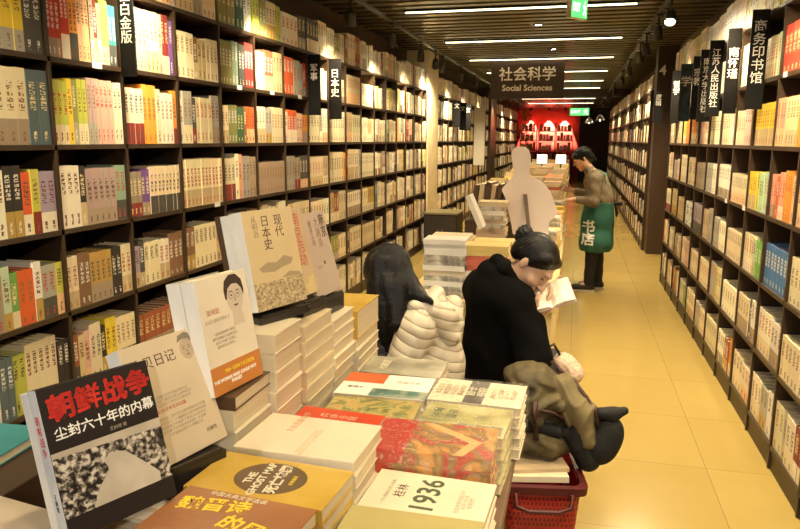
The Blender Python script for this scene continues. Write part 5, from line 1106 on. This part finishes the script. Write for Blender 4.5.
def fpile(x, y, ztop, cols, where, w=.24, d=.17, t=.034, deg=0, nmax=99, name='stacked_book'):
    z = ztop; i = 0
    while z - t >= T2 - .001 and i < nmax:
        c = cols[min(i, len(cols) - 1)]; z -= t
        make_book(flatM(x + random.uniform(-.006, .006), y + random.uniform(-.006, .006), z + .0003, random.choice(['-y', '-y', '-x']) if w < .2 else '-y', deg + random.uniform(-2, 2)), d, w, t - .0008, FC[c],
                  f"{ {'banded': 'grey-banded', 'red': 'coral red'}.get(c, c) } book, {'topmost' if i == 0 else ORD[i + 1] + ' down'} in pile {where}", 'book', 'books in the pile ' + where, detail=False, name=name)
        i += 1
    if z > T2 + .001:
        tag(MB().box(x - w / 2 + .01, x + w / 2 - .01, y - d / 2 + .01, y + d / 2 - .01, T2 + .0005, z - .0005).build('display_riser', M_pill), 'low block under the pile ' + where, 'display block', 'display blocks on the table')
fpile(-.720, 4.06, 1.105, ['white', 'white', 'white', 'banded', 'banded', 'white', 'ivory', 'banded', 'white', 'banded'], 'tall white, behind the coat', w=.25, d=.18, t=.031)
fpile(-.475, 4.07, 1.075, ['yellow', 'yellow', 'red', 'red', 'red', 'white', 'banded', 'banded', 'white'], 'yellow over coral', w=.245, d=.18, t=.030)
fpile(-.735, 4.30, 1.095, ['ivory', 'white', 'cream'], 'straight behind the tall white pile', t=.034, nmax=4)
fpile(-.475, 4.30, 1.070, ['yellow', 'cream'], 'straight behind the yellow and coral pile', t=.034, nmax=4)
fpile(-.535, 4.78, 1.268, ['cream', 'banded', 'white', 'banded', 'white', 'banded', 'ivory', 'pink'], 'striped grey by the cutout', w=.17, d=.20, t=.030, nmax=10)
fpile(-.745, 4.70, 1.03, ['ivory', 'tan', 'white'], 'under the slanting white book', t=.034, nmax=4)
fpile(-.30, 4.40, .99, ['pink', 'cream', 'tan'], 'just before the cutout figure', t=.034, w=.2, nmax=5)
fpile(-.30, 4.90, .985, ['cream', 'ivory'], 'carrying the cutout figure', t=.034, w=.24, nmax=4)
# slanting white book
wv = Vector((.25, -.97, 0)); 
make_book(frame((-.635, 4.52, 1.215), (0, 1, 0), Vector((-.40, 0, .90)).normalized(), Vector((0, 1, 0)).cross(Vector((-.40, 0, .90)).normalized())), .15, .23, .032, FC['white'], 'white book propped at a slant on top of the ivory pile')
# cutout figure seen from the back, with its strut
r = empty('cardboard_cutout', (-.30, 4.9, .99), 'pale pink cardboard cutout of a person, seen from the back on the book table', 'cardboard cutout')
PO = [(-0.429, 1.542), (-0.438, 1.596), (-0.418, 1.623), (-0.378, 1.637), (-0.337, 1.631), (-0.309, 1.597), (-0.3, 1.543), (-0.305, 1.489), (-0.31, 1.448), (-0.269, 1.421), (-0.213, 1.388), (-0.178, 1.355), (-0.149, 1.3), (-0.119, 1.226), (-0.104, 1.185), (-0.136, 1.142), (-0.169, 1.121), (-0.155, .99), (-0.40, .99), (-0.422, 1.112), (-0.438, 1.168), (-0.454, 1.231), (-0.47, 1.293), (-0.499, 1.334), (-0.472, 1.369), (-0.439, 1.405), (-0.412, 1.446), (-0.421, 1.494)]
def smooth_poly(p, it=2):
    for _ in range(it):
        q = []
        for i in range(len(p)):
            a, b = p[i], p[(i + 1) % len(p)]; q += [(a[0] * .75 + b[0] * .25, a[1] * .75 + b[1] * .25), (a[0] * .25 + b[0] * .75, a[1] * .25 + b[1] * .75)]
        p = q
    return p
Mx = Matrix(((1, 0, 0, 0), (0, 0, -1, 0), (0, 1, 0, 0), (0, 0, 0, 1)))
MB().poly([(x + .30, z - .99) for x, z in smooth_poly(PO)][::-1], -.004, .004, M=Mx).build('board', mat('pale_pink_board', (.86, .77, .73), .6), r)
b = MB().add([(-.045, -.006, .32), (-.018, -.006, .32), (.03, -.065, .002), (.005, -.065, .002), (-.045, -.012, .32), (-.018, -.012, .32), (.03, -.072, .002), (.005, -.072, .002)], [(0, 1, 2, 3), (4, 7, 6, 5), (0, 4, 5, 1), (3, 2, 6, 7), (0, 3, 7, 4), (1, 5, 6, 2)]).build('strut', mat('grey_brown_card', (.20, .15, .10), .7), r)
# upright rows of brown and cream books leaning behind the pale pile
y = 5.2; k = 0
for i in range(9):
    c = random.choice(['brown', 'tan', 'green', 'cream', 'brown', 'grey']); t = random.uniform(.028, .045)
    if i > 5: break
    n = Vector((.96, -.2, -.12)).normalized(); hv = Vector((-.12 - .02 * i, 0, 1)); hv = (hv - n * hv.dot(n)).normalized(); wv = hv.cross(n)
    make_book(frame((-.735 + .046 * i, 5.35, 1.09 + .135), wv, hv, n), .17, .25 + .02 * (i % 3), t, FC[c], f'{c} book standing upright on the long table, {ORD[i + 1]} of the leaning row', group='leaning row on the long table', detail=False, name='upright_book')
tag(MB().box(-.80, -.42, 5.24, 5.46, T2 + .0005, 1.075).build('display_riser', M_pill), 'low block under the leaning row of upright books', 'display block')
# piles along both long tables
cols = ['cream', 'ivory', 'white', 'tan', 'yellow', 'gold', 'pink', 'grey', 'banded', 'brown', 'green', 'yellow', 'cream', 'red', 'blue']
wts = [5, 5, 3, 4, 6, 4, 2, 1, 2, 1, 1, 6, 5, 1, 1]
k = 0
for xi, x in enumerate((-.205, -.47, -.745)):
    for yi in range(12):
        y = 5.35 + .225 * yi + (0 if x > -.3 else .35)
        if y > 7.95: continue
        if x < -.3 and y < 5.6: continue
        zt = random.uniform(.95, 1.10) if x > -.3 else random.uniform(.93, 1.06)
        if 7.2 < y and x > -.3: zt = min(zt, .98)
        a = random.choices(cols, wts)[0]; b_ = random.choices(cols, wts)[0]
        row = ['aisle edge', 'middle', 'reader side'][xi]
        fpile(x, y, zt, [a, a, b_, b_, 'cream'], f'{ORD[yi + 1]} along the {row}, long table', w=.23, d=.18, t=.036, nmax=5 if x > -.3 else 3)
fpile(-.205, 5.12, 1.04, ['banded', 'tan', 'cream', 'yellow'], 'beside the cutout elbow', w=.2, d=.18, t=.034, nmax=6)
# distant piles: one mass
mb = MB(); VC = []
def dist_pile(x, y, zt, w=.23, d=.17):
    z = T2
    while z < zt:
        t = random.uniform(.03, .045); c = random.choices(range(4), [4, 3, 3, 1])[0]
        mb.box(x - w / 2 + random.uniform(-.006, .006), x + w / 2, y - d / 2 + random.uniform(-.006, .006), y + d / 2, z, z + t - .002, c); z += t
for y0, y1 in ((8.98, 14.1), (15.3, 19.3)):
    y = y0 + .1
    while y < y1:
        for x in (-.28, -.53, -.78, -1.02):
            if not 15.35 < y < 15.85: dist_pile(x, y, random.uniform(.90, 1.18))
        y += .22
tag(mb.build('distant_book_piles', [C_cream, FC['yellow'], C_ivory, FC['red']]), 'masses of yellowish book piles covering the far display tables', 'books', kind='stuff')
make_book(frame((-.13, 8.0, 1.13), Vector((.5, 0, .87)), Vector((0, 1, 0)), Vector((-.87, 0, .5))), .16, .11, .02, cov('cover_plum', (.09, .03, .05)), 'dark plum book in the hands of the shop assistant')
# low black cabinet by the cream column, banner, small tags
r = empty('low_cabinet', (-1.92, 10.45, 0), 'low black cabinet standing before the cream column', 'cabinet')
MB().box(-.25, .25, -.30, .30, .05, .58).build('body', M_black, r, bevel=.004); MB().box(-.26, .26, -.31, .31, .58, .605).build('top', mat('cabinet_top', (.16, .13, .07), .4), r); MB().box(-.22, .22, -.27, .27, 0, .05).build('plinth', M_black, r)
for s in (-1, 1): d = MB().box(min(0, s * .24), max(0, s * .24) - (0.004 if s < 0 else 0), -.306, -.3005, .07, .56).build('door', M_backp, r); MB().box(s * .03 - .005, s * .03 + .005, -.318, -.3065, .28, .36).build('handle', M_alu, d)
tag(MB().box(-.12, .12, -.006, .006, 0, 1.25).build('banner', mat('pale_banner_cloth', (.62, .58, .50), .7), loc=(XL + .14, 15.6, 1.12)), 'pale grey banner hanging on the walnut bookcase past the column', 'banner')
for i, (y, b_) in enumerate(((12.98, 1.90), (13.7, 1.86), (14.36, 1.86))):
    shelf_tag('文', XL + .001, XL + .13, y, b_, 2.38, .10, f'small dark tag past the cream column, {ORD[i + 1]} towards the banner', dy=.14)
# display shelves, lamps and goods before the red wall
M_rack = mat('dark_red_rack', (.20, .03, .02), .5)
for k, x0 in enumerate((-2.02, -1.26, -.52)):
    r = empty('display_rack', (x0, YEND - .30, 0), f'red display rack against the red wall, {ORD[k + 1]} from the plants', 'rack', 'display racks at the red wall')
    for z in (.45, .85, 1.25, 1.65, 2.05): MB().box(-.33, .33, -.16, .16, z - .03, z).build('shelf', M_rack, r)
    for s in (-1, 1): MB().box(s * .345 - .015, s * .345 + .015, -.16, .16, 0, 2.4).build('side_panel', M_rack, r)
    for zi, z in enumerate((.45, .85, 1.25, 1.65, 2.05)):
        x = -.31
        while x < .26:
            w_ = random.uniform(.08, .17); h_ = random.uniform(.18, .34); c = random.choice(['white', 'red', 'pink', 'yellow', 'ivory', 'green', 'blue', 'cream', 'red', 'white', 'gold'])
            if x + w_ > .32: break
            tag(MB().box(-w_ / 2, w_ / 2, -.02, .02, 0, h_).build('display_book', FC[c], loc=(x0 + x + w_ / 2, YEND - .38, z + .0005)), f"{c} book facing out, {ORD[zi + 1]} shelf up, {ORD[k + 1]} red rack from the plants", 'book', 'books facing out on the red racks')
            x += w_ + .012
M_shade = mat('silver_shade', (.55, .55, .52), .25, metal=.8)
for i, (x, y, z) in enumerate(((.233, 16, 2.04), (.46, 16.0, 2.10))):
    r = empty('pendant_lamp', (x, y, z), f'silver dome pendant lamp over the far aisle, the {["lower", "higher"][i]} of two', 'pendant lamp', 'silver pendant lamps')
    MB().lathe([(.012, .12), (.03, .11), (.075, .06), (.10, .0), (.097, .0), (.07, .055), (.0, .10)], n=24).build('shade', M_shade, r, smooth=True); MB().lathe([(0, -.01), (.03, .01), (.03, .05), (0, .07)], n=14).build('bulb', M_lens, r, smooth=True); MB().cyl((0, 0, .12), (0, 0, CEIL - z), .005, n=6).build('cord', M_dmetal, r)
rb = empty('table_lamp', (0, 0, 0), 'x', 'lamp'); bpy.data.objects.remove(rb)
for i, (x, y) in enumerate(((-.72, 15.6), (-.32, 15.6))):
    r = empty('table_lamp', (x, y, T2), f'glowing box lamp among far book piles, {["beside the cutout head", "nearer the shop assistant"][i]}', 'lamp', 'glowing box lamps on the far table')
    MB().box(-.10, .10, -.06, .06, .42, .60).build('shade', emis('lamp_box_glow', (1, .85, .5), 3.0), r); MB().box(-.015, .015, -.015, .015, 0, .42).box(-.06, .06, -.05, .05, 0, .02).build('base', M_dmetal, r)
# leafy plants at the end of the wall bookcases
M_leaf = mat('leaf_green', (.12, .34, .04), .5, noise=.4, nscale=9)
r = empty('potted_plant', (-1.98, 28.3, 0), 'tall leafy green plant in a pot at the end of the bookcase', 'plant')
MB().lathe([(0, 0), (.17, 0), (.22, .40), (.19, .40), (.18, .36), (0, .36)], n=24).build('pot', M_black, r); MB().cyl((0, 0, .36), (.03, 0, 2.2), .03, .015, n=8).build('stem', C_dbrown, r)
mb = MB()
for i in range(700):
    a = random.uniform(0, 2 * PI); z = random.uniform(1.3, 2.85); rr = .34 * math.sqrt(random.random()) * (1 - abs(z - 2.0) * .45); p = Vector((rr * math.cos(a), rr * math.sin(a), z)); d = Vector((random.uniform(-1, 1), random.uniform(-1, 1), random.uniform(-.8, .4))).normalized(); s_ = d.cross(Vector((0, 0, 1))).normalized() * .03; L_ = .10
    mb.add([p, p + d * L_ * .5 + s_, p + d * L_, p + d * L_ * .5 - s_], [(0, 1, 2, 3)])
mb.build('foliage', M_leaf, r)
# extra fill spot, added to brighten the cream column
spot(-1.98, 9.95, (XL, 10.95, 1.6), P_SHELF * 1.2, 'added black fill spotlight aimed at the cream column', 'spotlights over the bookcase behind the readers', size=1.6)
